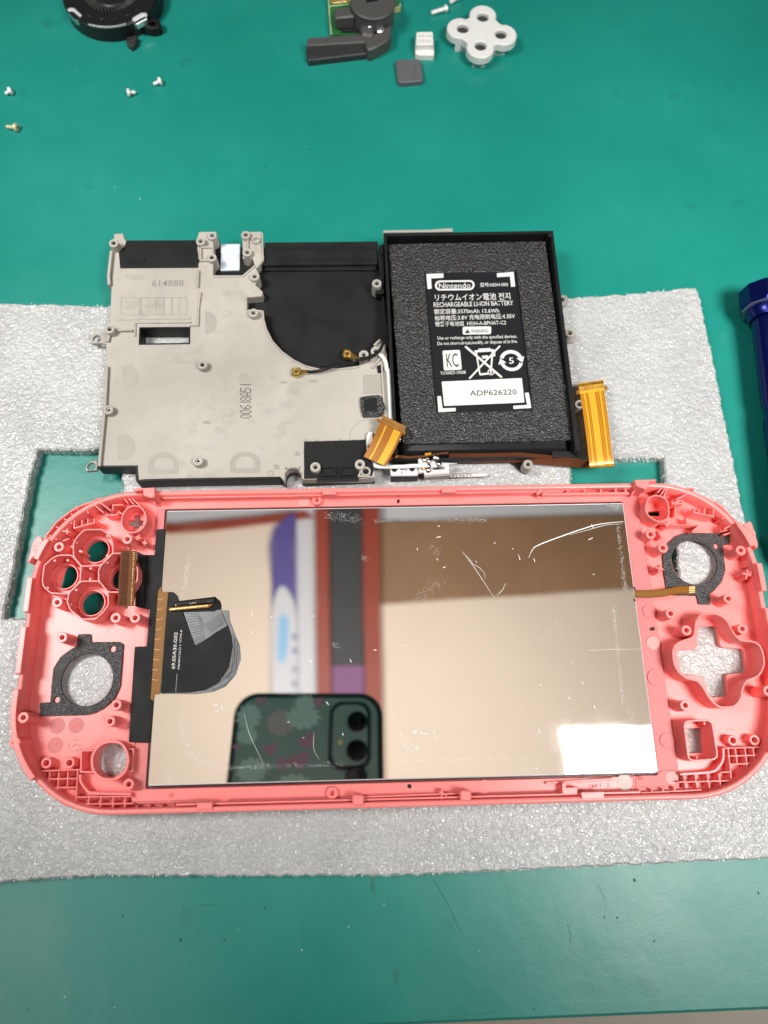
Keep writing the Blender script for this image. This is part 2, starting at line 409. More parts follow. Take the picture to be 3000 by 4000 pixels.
        me.materials.append(MAT[material] if isinstance(material, str) else material)
        o = bpy.data.objects.new(name, me); COL.objects.link(o)
        if parent is not None:
            o.parent = parent
        else: o.location = o0 * MM
        ORIGIN[o.name] = o0.copy()
        return o
def thing(name, label, cat, loc=(0, 0, 0), group=None):
    o = bpy.data.objects.new(name, None); COL.objects.link(o); o.location = Vector(loc) * MM; o.empty_display_size = .01
    ORIGIN[o.name] = Vector(loc); o['label'] = label; o['category'] = cat
    if group: o['group'] = group
    return o
def tag(o, label, cat, group=None, kind=None):
    if label: o['label'] = label
    if cat: o['category'] = cat
    if group: o['group'] = group
    if kind: o['kind'] = kind
    return o
JIT = [0]
def j():
    JIT[0] += 1
    return (JIT[0] * 7 % 23) * .006
def plate(name, loops, z0, z1, material, parent, bev=0.08): return MB().prism(loops, z0, z1, bev).build(name, material, parent)
def rib(name, pts, t, z0, z1, material, parent, closed=False): return MB().wall(pts, t, z0, z1 + j(), closed).build(name, material, parent)
def boss(name, c, ro, ri, z0, z1, material, parent, depth=2.5, insert=None):
    z1 = z1 + j()
    o = MB().lathe((c[0], c[1], 0), [(ro * 1.06, z0), (ro, z1 - .15), (ro - .15, z1), (ri + .1, z1), (ri, z1 - .12), (ri * .92, max(z0 + .1, z1 - depth))], 22).build(name, material, parent)
    return o
def text(s, view, a, b, h, z, material, parent, name='lettering', bold=.007):
    """Flat print: the words s from the middle of their left end a to the middle of their right end b, h high (view units)."""
    cu = bpy.data.curves.new(name, 'FONT'); cu.body = s; cu.align_x = 'LEFT'; cu.resolution_u = 2; cu.offset = bold
    o = bpy.data.objects.new(name, cu)
    me = bpy.data.meshes.new_from_object(o)
    bpy.data.objects.remove(o); bpy.data.curves.remove(cu)
    co = [v.co.copy() for v in me.vertices]
    if not co: return None
    x0 = min(c.x for c in co); x1 = max(c.x for c in co); y0 = min(c.y for c in co); y1 = max(c.y for c in co)
    A = m3(view, *a, z); Bv = m3(view, *b, z); d = Bv - A
    dx, dy = b[0] - a[0], b[1] - a[1]; l = math.hypot(dx, dy)
    up = m3(view, a[0] + dy / l * h, a[1] - dx / l * h, z) - A
    hh = up.length; ex = d / (x1 - x0); ey = Vector((-d.y, d.x, 0)).normalized() * hh / (y1 - y0)
    o0 = ORIGIN[parent.name]
    for v, c in zip(me.vertices, co):
        p = A + ex * (c.x - x0) + ey * (c.y - (y0 + y1) / 2); p.z = z
        v.co = (p - o0) * MM
    me.materials.clear(); me.materials.append(MAT[material])
    ob = bpy.data.objects.new(name, me); COL.objects.link(ob); ob.parent = parent; ORIGIN[ob.name] = o0.copy()
    return ob
# ------------------------------------------------------------------ the bench and the mat
bt = MB().prism([[(-900, -330), (900, -330), (900, 900), (-900, 900)]], -30, -2.2, .5).build('bench_top', 'bench'); tag(bt, None, None, kind='structure')
e0 = m('X', 905, 556, 0); e1 = m('X', 1659, 524, 0)
sl = (e1[1] - e0[1]) / (e1[0] - e0[0])
edge = [(-700, e0[1] + sl * (-700 - e0[0])), (700, e0[1] + sl * (700 - e0[0]))]
mt = thing('work_mat', 'green rubber work mat spread over the bench under everything', 'mat')
MB().prism([rounded([edge[0], edge[1], (700, 800), (-700, 800)], 12)], -2.0, 0, .9).build('sheet', 'mat', mt)
for v, x, y, r in (('X', 1370, 242, 7), ('X', 485, 371, 4), ('X', 572, 301, 4), ('X', 265, 320, 4), ('X', 1305, 322, 4), ('X', 1333, 324, 4), ('X', 1413, 374, 4), ('X', 1240, 422, 3), ('X', 1153, 521, 4),
                   ('W', 527, 538, 3), ('W', 1375, 880, 4), ('W', 668, 322, 4), ('W', 572, 360, 4), ('W', 160, 1170, 5), ('W', 186, 1180, 6), ('X', 1638, 270, 4), ('X', 60, 522, 3), ('X', 390, 372, 6)):
    c = m(v, x, y, 0); k = VIEWS[v][2] / 1.8083 * .085 * r
    lp = [(c[0] + k * random.uniform(.5, 1.1) * math.cos(a), c[1] + k * random.uniform(.5, 1.1) * math.sin(a)) for a in [2 * math.pi * q / 9 for q in range(9)]]
    plate('nick', [lp], -.01, .03 + j() * .1, 'green_nick', mt, 0)
for v, a, b, w in (('X', (938, 242), (998, 360), .16), ('X', (655, 250), (653, 400), .12), ('X', (1225, 335), (1232, 385), .14), ('X', (437, 296), (475, 298), .16), ('X', (1290, 250), (1310, 300), .12),
                   ('X', (900, 545), (1110, 522), .18), ('I', (530, 945), (720, 958), .2), ('I', (545, 1045), (640, 1040), .2)):
    rib('scratch', S(v, [a, ((a[0] + b[0]) / 2 + 3, (a[1] + b[1]) / 2), b], 0), w, -.01, .03, 'scuff', mt)
for v, pts in (('X', [(800, 232), (810, 240), (812, 268), (806, 275), (800, 262)]), ('X', [(850, 430), (860, 440), (862, 465), (852, 468), (848, 450)])):
    plate('smear', [S(v, pts, 0)], -.01, .035, 'scuff', mt, 0)
crumbs = MB()
for i in range(14):
    x, y = P(random.uniform(-20, 1680), random.uniform(5, 900), 0) if i % 2 else P(random.uniform(0, 1659), random.uniform(1900, 2200), 0)
    r = random.uniform(.10, .22)
    crumbs.prism([[(x + r * math.cos(a), y + r * random.uniform(.5, 1) * math.sin(a)) for a in (0, 1.2, 2.5, 3.6, 5)]], 0.02, .12, 0)
o = crumbs.build('crumbs', 'speck', mt); o['kind'] = 'stuff'

# ------------------------------------------------------------------ the foam sheet
FT = 4.0
def ragged(pts, step=1.1, amp=.28):
    out = []
    n = len(pts)
    for i in range(n):
        a, b = Vector(pts[i]), Vector(pts[(i + 1) % n]); L_ = (b - a).length; k = max(1, int(L_ / step))
        nm = Vector((-(b - a).y, (b - a).x)).normalized()
        for q in range(k):
            p = a.lerp(b, q / k) + nm * random.uniform(-amp, amp); out.append((p.x, p.y))
    return out
outer = [P(u, v, FT) for u, v in ((-160, 652), (0, 655), (120, 657), (235, 661), (600, 655), (1000, 645), (1228, 642), (1300, 638), (1400, 631), (1475, 622), (1505, 621), (1512, 640), (1548, 810),
                                  (1566, 905), (1595, 1045), (1640, 1290), (1690, 1560), (1745, 1850), (1659, 1855), (1300, 1871), (1100, 1882), (850, 1892), (400, 1893), (200, 1893), (0, 1906), (-170, 1915))]
holeL = [P(u, v, FT) for u, v in ((82, 970), (170, 972), (262, 966), (265, 1050), (256, 1190), (250, 1338), (60, 1336), (4, 1335), (22, 1260), (62, 1040))]
holeR = [P(u, v, FT) for u, v in ((1232, 985), (1330, 990), (1433, 988), (1438, 1040), (1462, 1165), (1468, 1268), (1240, 1268), (1234, 1100))]
fm = thing('foam_sheet', 'white closed cell packing foam sheet lying under the pink shell', 'foam sheet')
fo = MB().prism([ragged(outer), ragged(holeL), ragged(holeR)], 0.05, FT, .45).build('sheet', 'foam', fm)
fz = MB()
for lp in (outer, holeL, holeR):
    n = len(lp)
    for i in range(n):
        a, b = Vector(lp[i]), Vector(lp[(i + 1) % n]); L_ = (b - a).length
        nm = Vector((-(b - a).y, (b - a).x)).normalized()
        for q in range(int(L_ * 4)):
            p = a.lerp(b, random.random()); s = random.uniform(-.5, .5); z = random.uniform(.6, FT + .25); w = random.uniform(.07, .18)
            d = (b - a).normalized() * random.uniform(-.5, .5)
            bs = len(fz.v)
            fz.v += [(p.x - w - nm.x * .3, p.y - nm.y * .3, z), (p.x + w - nm.x * .3, p.y - nm.y * .3, z + .05), (p.x + nm.x * s + d.x, p.y + nm.y * s + d.y, z + random.uniform(-.25, .45))]
            fz.f.append((bs, bs + 1, bs + 2))
o = fz.build('torn_fibres', 'fuzz', fm); o['kind'] = 'stuff'

# ------------------------------------------------------------------ the pink front shell
X0, Y0, X1, Y1, RC = -93.4, -18.8, 110.5, 67.6, 27.3
ZF, ZR = 6.0, 13.4                                   # inside floor, rim
sh = thing('front_shell', 'coral pink plastic front half of a handheld console case lying inside up', 'case', ((X0 + X1) / 2, (Y0 + Y1) / 2, 4.1))
def ring(inset, n=14): return rr(X0 + inset, Y0 + inset, X1 - inset, Y1 - inset, RC - inset * .9, n)
wl = MB(); prof = [(5.5, 4.12), (2.6, 4.5), (1.2, 5.3), (.45, 6.4), (.05, 8.2), (0, 10.6), (.15, 11.35), (.35, 11.5), (1.25, 11.5), (1.4, 11.35), (1.5, 5.2)]
rings = [ring(i) for i, z in prof]
for (ins, z), lp in zip(prof, rings):
    for x, y in lp: wl.v.append((x, y, z))
N_ = len(rings[0])
for k in range(len(prof) - 1):
    for i in range(N_): wl.f.append((k * N_ + i, k * N_ + (i + 1) % N_, (k + 1) * N_ + (i + 1) % N_, (k + 1) * N_ + i))
wl.build('side_wall', 'pink', sh, ang=50)
PK = 'pink'
# openings in the floor (measured on the floor's level)
zf = 5.2
h_top, h_left, h_low, h_right = m('I', 912, 725, zf), m('I', 625, 965, zf), m('I', 873, 1208, zf), m('I', 1150, 975, zf)
rH = 3.35
plus = S('I', [(1250, 390), (1305, 390), (1305, 440), (1335, 442), (1330, 490), (1298, 492), (1295, 515), (1240, 515), (1243, 490), (1190, 488), (1193, 440), (1245, 440)], zf)
minus = S('N', [(455, 385), (580, 380), (586, 430), (456, 430)], zf)
stickL = circ(m('J', 805, 605, zf), 7.35, 40)
stickR = circ(m('N', 925, 885, zf), 6.95, 40)
homeH = circ(m('J', 1046, 1348, zf), 4.2, 32)
dpadH = rounded(S('O', [(945, 252), (1140, 250), (1172, 458), (1400, 475), (1432, 710), (1228, 725), (1252, 945), (1075, 958), (985, 740), (785, 728), (733, 490), (938, 475)], zf), 1.0)
capH = S('O', [(833, 1262), (990, 1265), (1005, 1505), (865, 1510)], zf)
pin1 = circ(m('L', 1592, 168, ZF), .45, 12); pin2 = circ(m('O', 497, 275, ZF), .5, 12); pin3 = circ(m('Q', 868, 95, ZF), .5, 12)
flo = [ring(1.45), circ(h_top, rH, 30), circ(h_left, rH, 30), circ(h_low, rH, 30), circ(h_right, rH, 30), plus, minus, stickL, stickR, homeH, dpadH, capH]
MB().prism(flo, 4.3, ZF, .1).build('floor_panel', PK, sh)
# raised frame round the screen
sx0, sy0 = m('W', 322, 1697, 8.4); sx1, sy1 = m('W', 1343, 1087, 8.4)
LC = S('W', [(358, 1104.5), (1343, 1087.5), (1423, 1667.5), (322, 1696.5)], 8.4)
lx0 = (LC[0][0] + LC[3][0]) / 2; lx1 = (LC[1][0] + LC[2][0]) / 2; ly1 = (LC[0][1] + LC[1][1]) / 2; ly0 = (LC[2][1] + LC[3][1]) / 2
fx1 = m('O', 660, 900, 7.2)[0]
fr_out = rounded([(lx0 - 4.6, ly0 - 4.6), (fx1 - .3, ly0 - 4.9), (fx1, ly0), (fx1 - 1.2, ly1 + 3.4), (lx0 - 3, ly1 + 3.2)], 1.6)
cut = rr(lx0 - .9, ly0 - .9, lx1 + .35, ly1 + .9, .4, 3)
MB().prism([fr_out, cut, pin1, pin2, pin3], 5.9, 7.2, .12).build('screen_surround', 'pinktape', sh)
plate('top_land', [rounded([(lx0 - 3.2, ly1 + .95), (lx1 + .4, ly1 + .95), (lx1 + 1, Y1 - 1.45), (lx0 - 3.2, Y1 - 1.45)], .5), pin1], 5.9, 7.5, PK, sh, .12)
plate('bottom_land', [rounded([(lx0 - 4.4, Y0 + 2.8), (lx1 - 9, Y0 + 2.8), (lx1 - 9, ly0 - 1.0), (lx0 - 4.4, ly0 - 1.0)], 1.4), pin3], 5.9, 7.42, PK, sh, .12)
plate('corner_pad', [rounded(S('O', [(345, 1735), (335, 1855), (690, 1840), (760, 1790), (770, 1680), (590, 1685), (560, 1730)], 7.4), .7)], 5.9, 7.36, 'pinktape', sh, .1)
# rim tabs along both grips and the top
def arc_of(side, y0, y1, inset):
    pts = [p for p in rr(X0 + inset, Y0 + inset, X1 - inset, Y1 - inset, RC - inset, 40)]
    dense = []
    for i in range(len(pts)):
        a, b = Vector(pts[i]), Vector(pts[(i + 1) % len(pts)]); k = max(1, int((b - a).length / .8))
        dense += [a.lerp(b, q / k) for q in range(k)]
    sel = [(p.x, p.y) for p in dense if (p.x < X0 + 40 if side < 0 else p.x > X1 - 40) and y0 <= p.y <= y1]
    sel = [p for p in sel if (abs(p[1] - (Y1 - inset)) > .01 and abs(p[1] - (Y0 + inset)) > .01)]
    return sorted(sel, key=lambda p: p[1])
def tab(side, ya, yb, z=ZR): rib('rim_tab', arc_of(side, ya, yb, .78), 1.45, 11.3, z, PK, sh)
yy = lambda v, x, y: m(v, x, y, ZR)[1]
for a, b in ((('I', 300, 820), ('I', 330, 580)), (('I', 215, 1280), ('I', 245, 955)), (('J', 160, 548), ('J', 205, 115)), (('J', 150, 1540), ('J', 130, 692))):
    tab(-1, yy(*a), yy(*b))
for a, b in ((('N', 1560, 740), ('N', 1480, 480)), (('N', 1650, 1190), ('N', 1590, 862)),):
    tab(1, yy(*a), yy(*b))
tab(1, 12.0, 30.5); tab(1, -8.5, 7.5)
for v, pts in (('I', [(345, 570), (388, 592), (398, 655), (345, 745), (300, 775), (262, 828), (260, 800), (300, 640)]), ('N', [(1418, 505), (1480, 470), (1502, 495), (1562, 700), (1556, 748), (1505, 695), (1440, 570)])):
    plate('corner_tab', [rounded(S(v, pts, 13.2), .4)], 6.5, 13.15, PK, sh, .15)
# small lips on the long walls
for x0, x1 in ((m('L', 1145, 100, 12)[0], m('L', 1225, 100, 12)[0]), (m('M', 375, 100, 12)[0], m('M', 465, 100, 12)[0])):
    plate('snap_lip', [[(x0, Y1 - 2.3), (x1, Y1 - 2.3), (x1, Y1 - 1.1), (x0, Y1 - 1.1)]], 9.8, 12.2, PK, sh, .1)
rib('inner_lip', [(lx0 - 1, Y1 - 1.9), (lx1 - 18, Y1 - 1.9)], .5, 7.3, 10.4, PK, sh)
rib('inner_lip', [(lx0 + 8, Y0 + 2.0), (lx1 - 6, Y0 + 2.0)], .5, 6, 10.2, PK, sh)
for x0, x1 in ((215, 262), (1400, 1470)):
    a = m('Q', x0, 165, 11)[0]; b = m('Q', x1, 165, 11)[0]
    plate('snap_lip', [[(a, Y0 + .9), (b, Y0 + .9), (b, Y0 + 2.5), (a, Y0 + 2.5)]], 9.8, 12.1, PK, sh, .1)
# hooks at the top corners, clips at the bottom
for v, pts in (('I', [(1240, 135), (1432, 128), (1430, 215), (1395, 225), (1330, 205), (1320, 150), (1245, 165)]), ('N', [(330, 62), (545, 55), (548, 72), (470, 85), (480, 120), (440, 160), (345, 120)])):
    plate('corner_hook', [S(v, pts, 13.9)], 7, 13.9, PK, sh, .2)
for x0, x1, y0, y1 in ((692, 728, 122, 156), (1025, 1060, 108, 142)):
    plate('snap_clip', [rounded(S('Q', [(x0, y0), (x1, y0), (x1, y1), (x0, y1)], 12.4), .8)], 7.2, 12.4, PK, sh, .3)
rib('long_rib', S('Q', [(728, 129), (1022, 118)], 9.5), .45, 7.2, 9.5, PK, sh)
for pts in ([(968, 105), (968, 136)], [(960, 112), (985, 124)]): rib('rib', S('Q', pts, 10), .5, 7.2, 10, PK, sh)
plate('latch_block', [S('Q', [(1340, 84), (1352, 84), (1352, 100), (1388, 98), (1388, 120), (1340, 122)], 10.5)], 7.2, 10.5, PK, sh, .15)
rib('rib', S('Q', [(1290, 86), (1495, 74)], 8.6), .6, 7.2, 8.6, PK, sh)
rib('rib', S('Q', [(1400, 120), (1575, 112)], 9.5), .6, 6, 9.5, PK, sh)
plate('pale_dot', [circ(m('Q', 1533, 83, 7.5), 2.05, 24)], 7.1, 7.53, 'white_mark', sh, .03)
text('JMT 2', 'Q', (1420, 98), (1487, 93), 16, 7.47, 'pinktape', sh, 'moulded_lettering')
text('>PC+ABS<', 'O', (1225, 1275), (1540, 1252), 55, ZF + .05, 'palepink', sh, 'moulded_lettering')
# button wells on the left
zw = 12.3
WELL = {'t': [(680, 668), (682, 640), (712, 590), (770, 530), (795, 519), (940, 517), (1008, 563), (1045, 640), (1047, 735), (1000, 775), (932, 850), (755, 858), (682, 768)],
        'l': [(755, 862), (662, 754), (545, 755), (490, 776), (408, 850), (390, 1000), (402, 1045), (470, 1105), (630, 1112), (690, 1050), (742, 992), (747, 900)],
        'b': [(747, 997), (915, 995), (1000, 1092), (1003, 1210), (960, 1277), (880, 1347), (757, 1347), (652, 1262), (622, 1190), (638, 1105)],
        'r': [(932, 852), (1045, 738), (1140, 738), (1230, 800), (1275, 880), (1270, 990), (1215, 1060), (1140, 1097), (1002, 1097), (915, 992), (912, 900)]}
for k, pts in WELL.items(): rib('button_well', rounded(S('I', pts, zw), .5, 2), .42, 5.9, zw, PK, sh, True)
for c in (h_top, h_left, h_low, h_right): rib('hole_collar', circ(c, rH + .28, 30), .4, 5.9, 7.0, PK, sh, True)
for a, b in (((838, 860), (838, 890)), ((835, 965), (833, 995)), ((690, 635), (720, 640)), ((500, 790), (510, 815)), ((430, 1050), (450, 1065)), ((690, 1065), (715, 1085)), ((640, 1210), (662, 1215)), ((985, 750), (1010, 770)), ((975, 805), (1000, 830)),
             ((985, 570), (1010, 585)), ((625, 790), (628, 815)), ((730, 715), (765, 725))):
    rib('key_rib', S('I', [a, b], 11.6), .7, 6, 11.6, PK, sh)
# screw bosses
for v, x, y, z in (('I', 345, 685, 13.2), ('I', 545, 678, 12.3), ('I', 1178, 607, 12.3), ('I', 530, 1192, 12), ('I', 1070, 1335, 12), ('I', 1250, 1335, 12), ('J', 575, 213, 12), ('J', 1075, 838, 11.5), ('J', 1017, 990, 11.5),
                   ('J', 215, 955, 13.2), ('J', 137, 1185, 13.2), ('J', 1190, 1573, 10.5), ('N', 490, 605, 11.5), ('N', 612, 740, 12.3), ('N', 1390, 765, 12.3), ('N', 1487, 593, 13.2), ('N', 1265, 1247, 12), ('N', 690, 1395, 12),
                   ('N', 848, 1563, 12.3), ('N', 1405, 1548, 12), ('O', 835, 1035, 11.5), ('O', 1665, 890, 13)):
    boss('screw_boss', m(v, x, y, z), 1.42, .62, 5.9, z, PK, sh)
for v, x, y in (('J', 428, 1376), ('J', 643, 1374), ('O', 1312, 1385), ('O', 1525, 1380)): boss('locating_boss', m(v, x, y, 9), 1.4, .75, 5.9, 9, PK, sh)
boss('screw_boss', m('L', 1112, 156, 8.8), 1.45, .55, 7.2, 8.8, PK, sh, 1.4); boss('screw_boss', m('Q', 630, 117, 8.8), 1.5, .6, 7.2, 8.8, PK, sh, 1.4)
for v, x, y in (('Q', 133, 123), ('Q', 1583, 70)): boss('dimple', m(v, x, y, 7.7), .55, .25, 7.1, 7.7, PK, sh, .5)
# locating pegs (cross shaped posts)
for v, x, y, r in (('I', 1280, 590, 26), ('I', 1340, 640, 24), ('N', 580, 945, 40), ('N', 1450, 1005, 45), ('N', 655, 505, 30), ('N', 1490, 992, 20), ('I', 620, 535, 28), ('I', 460, 600, 26)):
    for dx, dy in ((1, .25), (-.2, 1)):
        rib('peg_rib', S(v, [(x - dx * r, y - dy * r), (x + dx * r, y + dy * r)], 10.8), .5, 6, 10.8, PK, sh)
# ribs inside the shoulder of the left grip, then the right one
for pts, z in (([(690, 430), (686, 505), (875, 455), (870, 415)], 11), ([(757, 430), (755, 485)], 10.8), ([(813, 418), (811, 470)], 10.8), ([(880, 238), (936, 232), (930, 270), (1030, 345)], 11.5), ([(868, 245), (886, 300), (960, 362)], 11.5),
               ([(520, 490), (600, 540)], 11), ([(455, 570), (530, 612)], 11), ([(590, 415), (665, 462)], 11), ([(800, 325), (818, 372)], 11), ([(1150, 230), (1185, 275)], 11.5), ([(1190, 230), (1240, 285)], 11.5), ([(1222, 228), (1300, 300)], 11.5),
               ([(985, 362), (985, 385), (1080, 380), (1096, 355), (1145, 376)], 10.5), ([(1040, 355), (1046, 292), (1140, 290)], 10.5), ([(1352, 320), (1357, 510)], 9), ([(395, 655), (430, 570), (520, 452), (650, 350), (760, 292), (870, 256)], 11.2),
               ([(1000, 218), (1130, 205), (1240, 200)], 11.2), ([(1390, 235), (1440, 280)], 10), ([(640, 350), (700, 410)], 10.5), ([(540, 640), (640, 600)], 9), ([(340, 1150), (270, 1130)], 10), ([(700, 300), (735, 350)], 10.6)):
    rib('rib', S('I', pts, z), .42, 5.9, z, PK, sh)
rib('button_ring', smooth(S('I', [(1347, 385), (1310, 318), (1235, 297), (1170, 330), (1130, 405), (1130, 480), (1170, 532), (1232, 545), (1300, 522), (1345, 460)], 11.5), 3, True), .45, 5.9, 11.5, PK, sh, True)
for pts, z in (([(925, 345), (920, 385), (1115, 425), (1115, 345)], 11.5), ([(977, 345), (971, 395)], 11.2), ([(1032, 345), (1025, 405)], 11.2), ([(690, 512), (968, 514), (905, 575)], 10), ([(850, 150), (875, 145), (928, 152)], 11.5), ([(864, 152), (850, 200), (748, 255)], 11.5),
               ([(900, 190), (1000, 222), (1130, 287), (1200, 332), (1290, 425), (1380, 525), (1425, 572)], 11.2), ([(1215, 322), (1150, 372)], 11), ([(1280, 392), (1200, 452)], 11), ([(1358, 472), (1225, 552)], 11), ([(1165, 282), (1080, 302)], 11),
               ([(705, 268), (711, 300), (806, 298), (806, 270)], 11), ([(738, 310), (732, 422)], 8.5), ([(845, 440), (850, 495)], 9.5), ([(600, 140), (560, 190)], 11), ([(640, 142), (590, 215)], 11), ([(655, 155), (620, 230)], 11), ([(1215, 610), (1380, 560)], 9),
               ([(300, 205), (350, 150)], 10), ([(560, 560), (600, 640)], 10), ([(1180, 575), (1260, 560)], 9), ([(1440, 925), (1500, 915)], 9)):
    rib('rib', S('N', pts, z), .42, 5.9, z, PK, sh)
rib('button_ring', smooth(S('N', [(450, 285), (480, 240), (540, 218), (610, 235), (660, 290), (668, 420), (620, 468), (560, 475), (480, 430), (442, 370)], 12), 3, True), .45, 5.9, 12, PK, sh, True)
for x0, x1, y, z in ((1010, 1625, 92, 11), (1025, 1590, 132, 9.4)): rib('slot_rail', S('M', [(x0, y), (x1, y - 6)], z), .7, 7.3, z, PK, sh)
for x in (1075, 1190, 1300, 1405, 1500, 1565): rib('rib', S('M', [(x, 96), (x + 3, 118)], 10), .6, 7.3, 10, PK, sh)
rib('rib', S('M', [(1030, 80), (995, 135)], 10.8), .8, 7.3, 10.8, PK, sh)
# d-pad and capture button walls
rib('dpad_wall', smooth(S('O', [(1000, 132), (1080, 122), (1160, 128), (1250, 190), (1305, 295), (1385, 383), (1500, 397), (1580, 445), (1618, 560), (1610, 660), (1555, 745), (1455, 785), (1405, 870), (1390, 960), (1330, 1038), (1250, 1052),
                            (1170, 1045), (1080, 970), (1020, 870), (950, 790), (850, 765), (760, 690), (722, 600), (715, 480), (770, 408), (905, 358), (932, 290), (945, 200)], 12.4), 3, True), .5, 5.9, 12.4, PK, sh, True)
rib('capture_wall', rounded(S('O', [(818, 1192), (1098, 1180), (1160, 1570), (870, 1590)], 11.6), 1.7, 5), .5, 5.9, 11.6, PK, sh, True)
for a, b in (((1025, 1190), (1030, 1230)), ((950, 1545), (955, 1585))): rib('key_rib', S('O', [a, b], 10), .6, 6, 10, PK, sh)
# home button ring with its two pockets
rib('home_wall', smooth(S('J', [(850, 1350), (880, 1260), (950, 1195), (1040, 1178), (1120, 1195), (1170, 1265), (1186, 1350), (1160, 1450), (1085, 1515), (1010, 1528), (930, 1510), (870, 1450)], 10.6), 3, True), .65, 5.9, 10.6, PK, sh, True)
rib('pocket_wall', S('J', [(868, 1258), (752, 1262), (748, 1458), (865, 1460)], 9), .5, 5.9, 9, PK, sh)
rib('pocket_wall', S('J', [(1165, 1245), (1232, 1245), (1222, 1450), (1165, 1452)], 9), .5, 5.9, 9, PK, sh)
rib('pocket_wall', S('J', [(1180, 1345), (1228, 1345)], 9), .5, 5.9, 8.8, PK, sh)
# strengthening grids
def within(p):
    cx = min(max(p.x, X0 + RC), X1 - RC); cy = min(max(p.y, Y0 + RC), Y1 - RC)
    return (p - Vector((cx, cy))).length < RC - 1.3
def grid(view, segs, z=9.0):
    """Straight ribs, each cut off where it meets the side wall."""
    for s in segs:
        q = [Vector(p) for p in S(view, s, z)]; ts = [k / 60 for k in range(61) if within(q[0].lerp(q[1], k / 60))]
        if len(ts) > 3: rib('grid_rib', [tuple(q[0].lerp(q[1], ts[0])), tuple(q[0].lerp(q[1], ts[-1]))], .38, 5.9, z, PK, sh)
grid('J', [[(370, 1458), (355, 1640)], [(460, 1460), (440, 1680)], [(545, 1460), (525, 1740)], [(630, 1455), (622, 1600)], [(718, 1440), (698, 1812)], [(825, 1690), (815, 1812)], [(935, 1690), (925, 1812)], [(1050, 1688), (1040, 1812)],
           [(1160, 1688), (1153, 1810)], [(1265, 1770), (1262, 1808)], [(1380, 1770), (1378, 1806)], [(1495, 1768), (1492, 1804)], [(1610, 1766), (1606, 1802)],
           [(362, 1450), (745, 1438)], [(358, 1526), (712, 1520)], [(352, 1606), (708, 1600)], [(390, 1690), (530, 1688)], [(525, 1745), (702, 1742)], [(705, 1692), (1225, 1684)], [(700, 1758), (1235, 1750)], [(690, 1815), (1659, 1800)]])
grid('O', [[(1262, 1460), (1303, 1855)], [(1330, 1458), (1352, 1612)], [(1430, 1455), (1470, 1790)], [(1510, 1455), (1550, 1722)], [(1592, 1447), (1622, 1640)], [(818, 1722), (842, 1865)], [(930, 1720), (957, 1862)], [(1050, 1715), (1078, 1860)],
           [(1165, 1710), (1192, 1860)], [(722, 1845), (735, 1897)], [(612, 1862), (620, 1902)], [(500, 1868), (506, 1905)], [(380, 1872), (384, 1908)],
           [(1215, 1462), (1600, 1450)], [(1255, 1540), (1606, 1530)], [(1270, 1622), (1612, 1610)], [(1180, 1704), (1285, 1698)], [(760, 1800), (1290, 1785)], [(1290, 1780), (1480, 1772)], [(1470, 1695), (1570, 1690)], [(385, 1908), (1000, 1878)]])
rib('sweep_rib', smooth(S('J', [(742, 1480), (746, 1545), (790, 1612), (865, 1655), (1215, 1662)], 9), 4), .65, 5.9, 9, PK, sh)
rib('sweep_rib', smooth(S('O', [(1215, 1462), (1212, 1570), (1170, 1645), (1095, 1698), (785, 1722)], 9), 4), .65, 5.9, 9, PK, sh)
# faint round marks left by the mould
for v, x, y, r in (('J', 435, 90, 65), ('J', 935, 158, 68), ('J', 905, 1085, 68), ('J', 400, 470, 62), ('N', 845, 1320, 66), ('O', 850, 890, 52), ('O', 1430, 1010, 62), ('O', 1360, 1725, 50), ('J', 622, 1715, 56), ('J', 1170, 690, 60), ('N', 410, 1060, 66)):
    c = m(v, x, y, ZF); plate('mould_mark', [circ(c, r * .0285, 26)], 5.9, ZF + .045 + j() * .1, PK, sh, .02)
for x, y, pale in ((530, 1030, 0), (705, 1028, 0), (512, 1212, 0), (690, 1212, 1)):
    c = m('J', x, y, ZF); dl = plate('date_dial', [circ(c, 2.05, 28)], 5.9, ZF + .05, 'palepink' if pale else 'pinktape', sh, .02)
    rib('dial_arrow', [(c[0] - .7, c[1] - .3), (c[0] + .7, c[1] + .35)], .3, 6, ZF + .14, PK, sh)
    if pale:
        for q in range(12):
            a = q * math.pi / 6; rib('dial_tick', [(c[0] + 1.25 * math.cos(a), c[1] + 1.25 * math.sin(a)), (c[0] + 1.7 * math.cos(a), c[1] + 1.7 * math.sin(a))], .2, 6, ZF + .1, 'pinktape', sh)
for v, x, y, r, mm_ in (('O', 510, 415, 68, 'palepink'), ('O', 470, 95, 66, 'pinktape'), ('O', 650, 1385, 70, 'pinktape'), ('O', 695, 1757, 60, 'palepink'), ('O', 545, 760, 90, 'pinktape')):
    plate('mould_mark', [circ(m(v, x, y, 7.2), r * .0275, 26)], 7.1, 7.44 + j() * .1, mm_, sh, .02)
for x, y in ((760, 110), (822, 108), (912, 108), (1100, 97), (300, 125)): plate('mould_mark', [circ(m('Q', x, y, 7.4), 1.7, 24)], 7.1, 7.47, PK, sh, .02)
for x, y in ((1035, 160),): plate('mould_mark', [circ(m('L', x, y, 7.5), 1.7, 24)], 7.1, 7.545, 'palepink', sh, .02)
plate('mould_mark', [circ(m('M', 178, 158, 7.5), 1.9, 24)], 7.1, 7.545, PK, sh, .02)
for v, c in (('L', (1592, 168)), ('O', (497, 275)), ('Q', (868, 95))):
    z = {'L': 7.5, 'O': 7.25, 'Q': 7.45}[v]; plate('pin_hole', [circ(m(v, c[0], c[1], z), .5 if v != 'L' else .42, 14)], 6.5, z + .05, 'black', sh, 0)
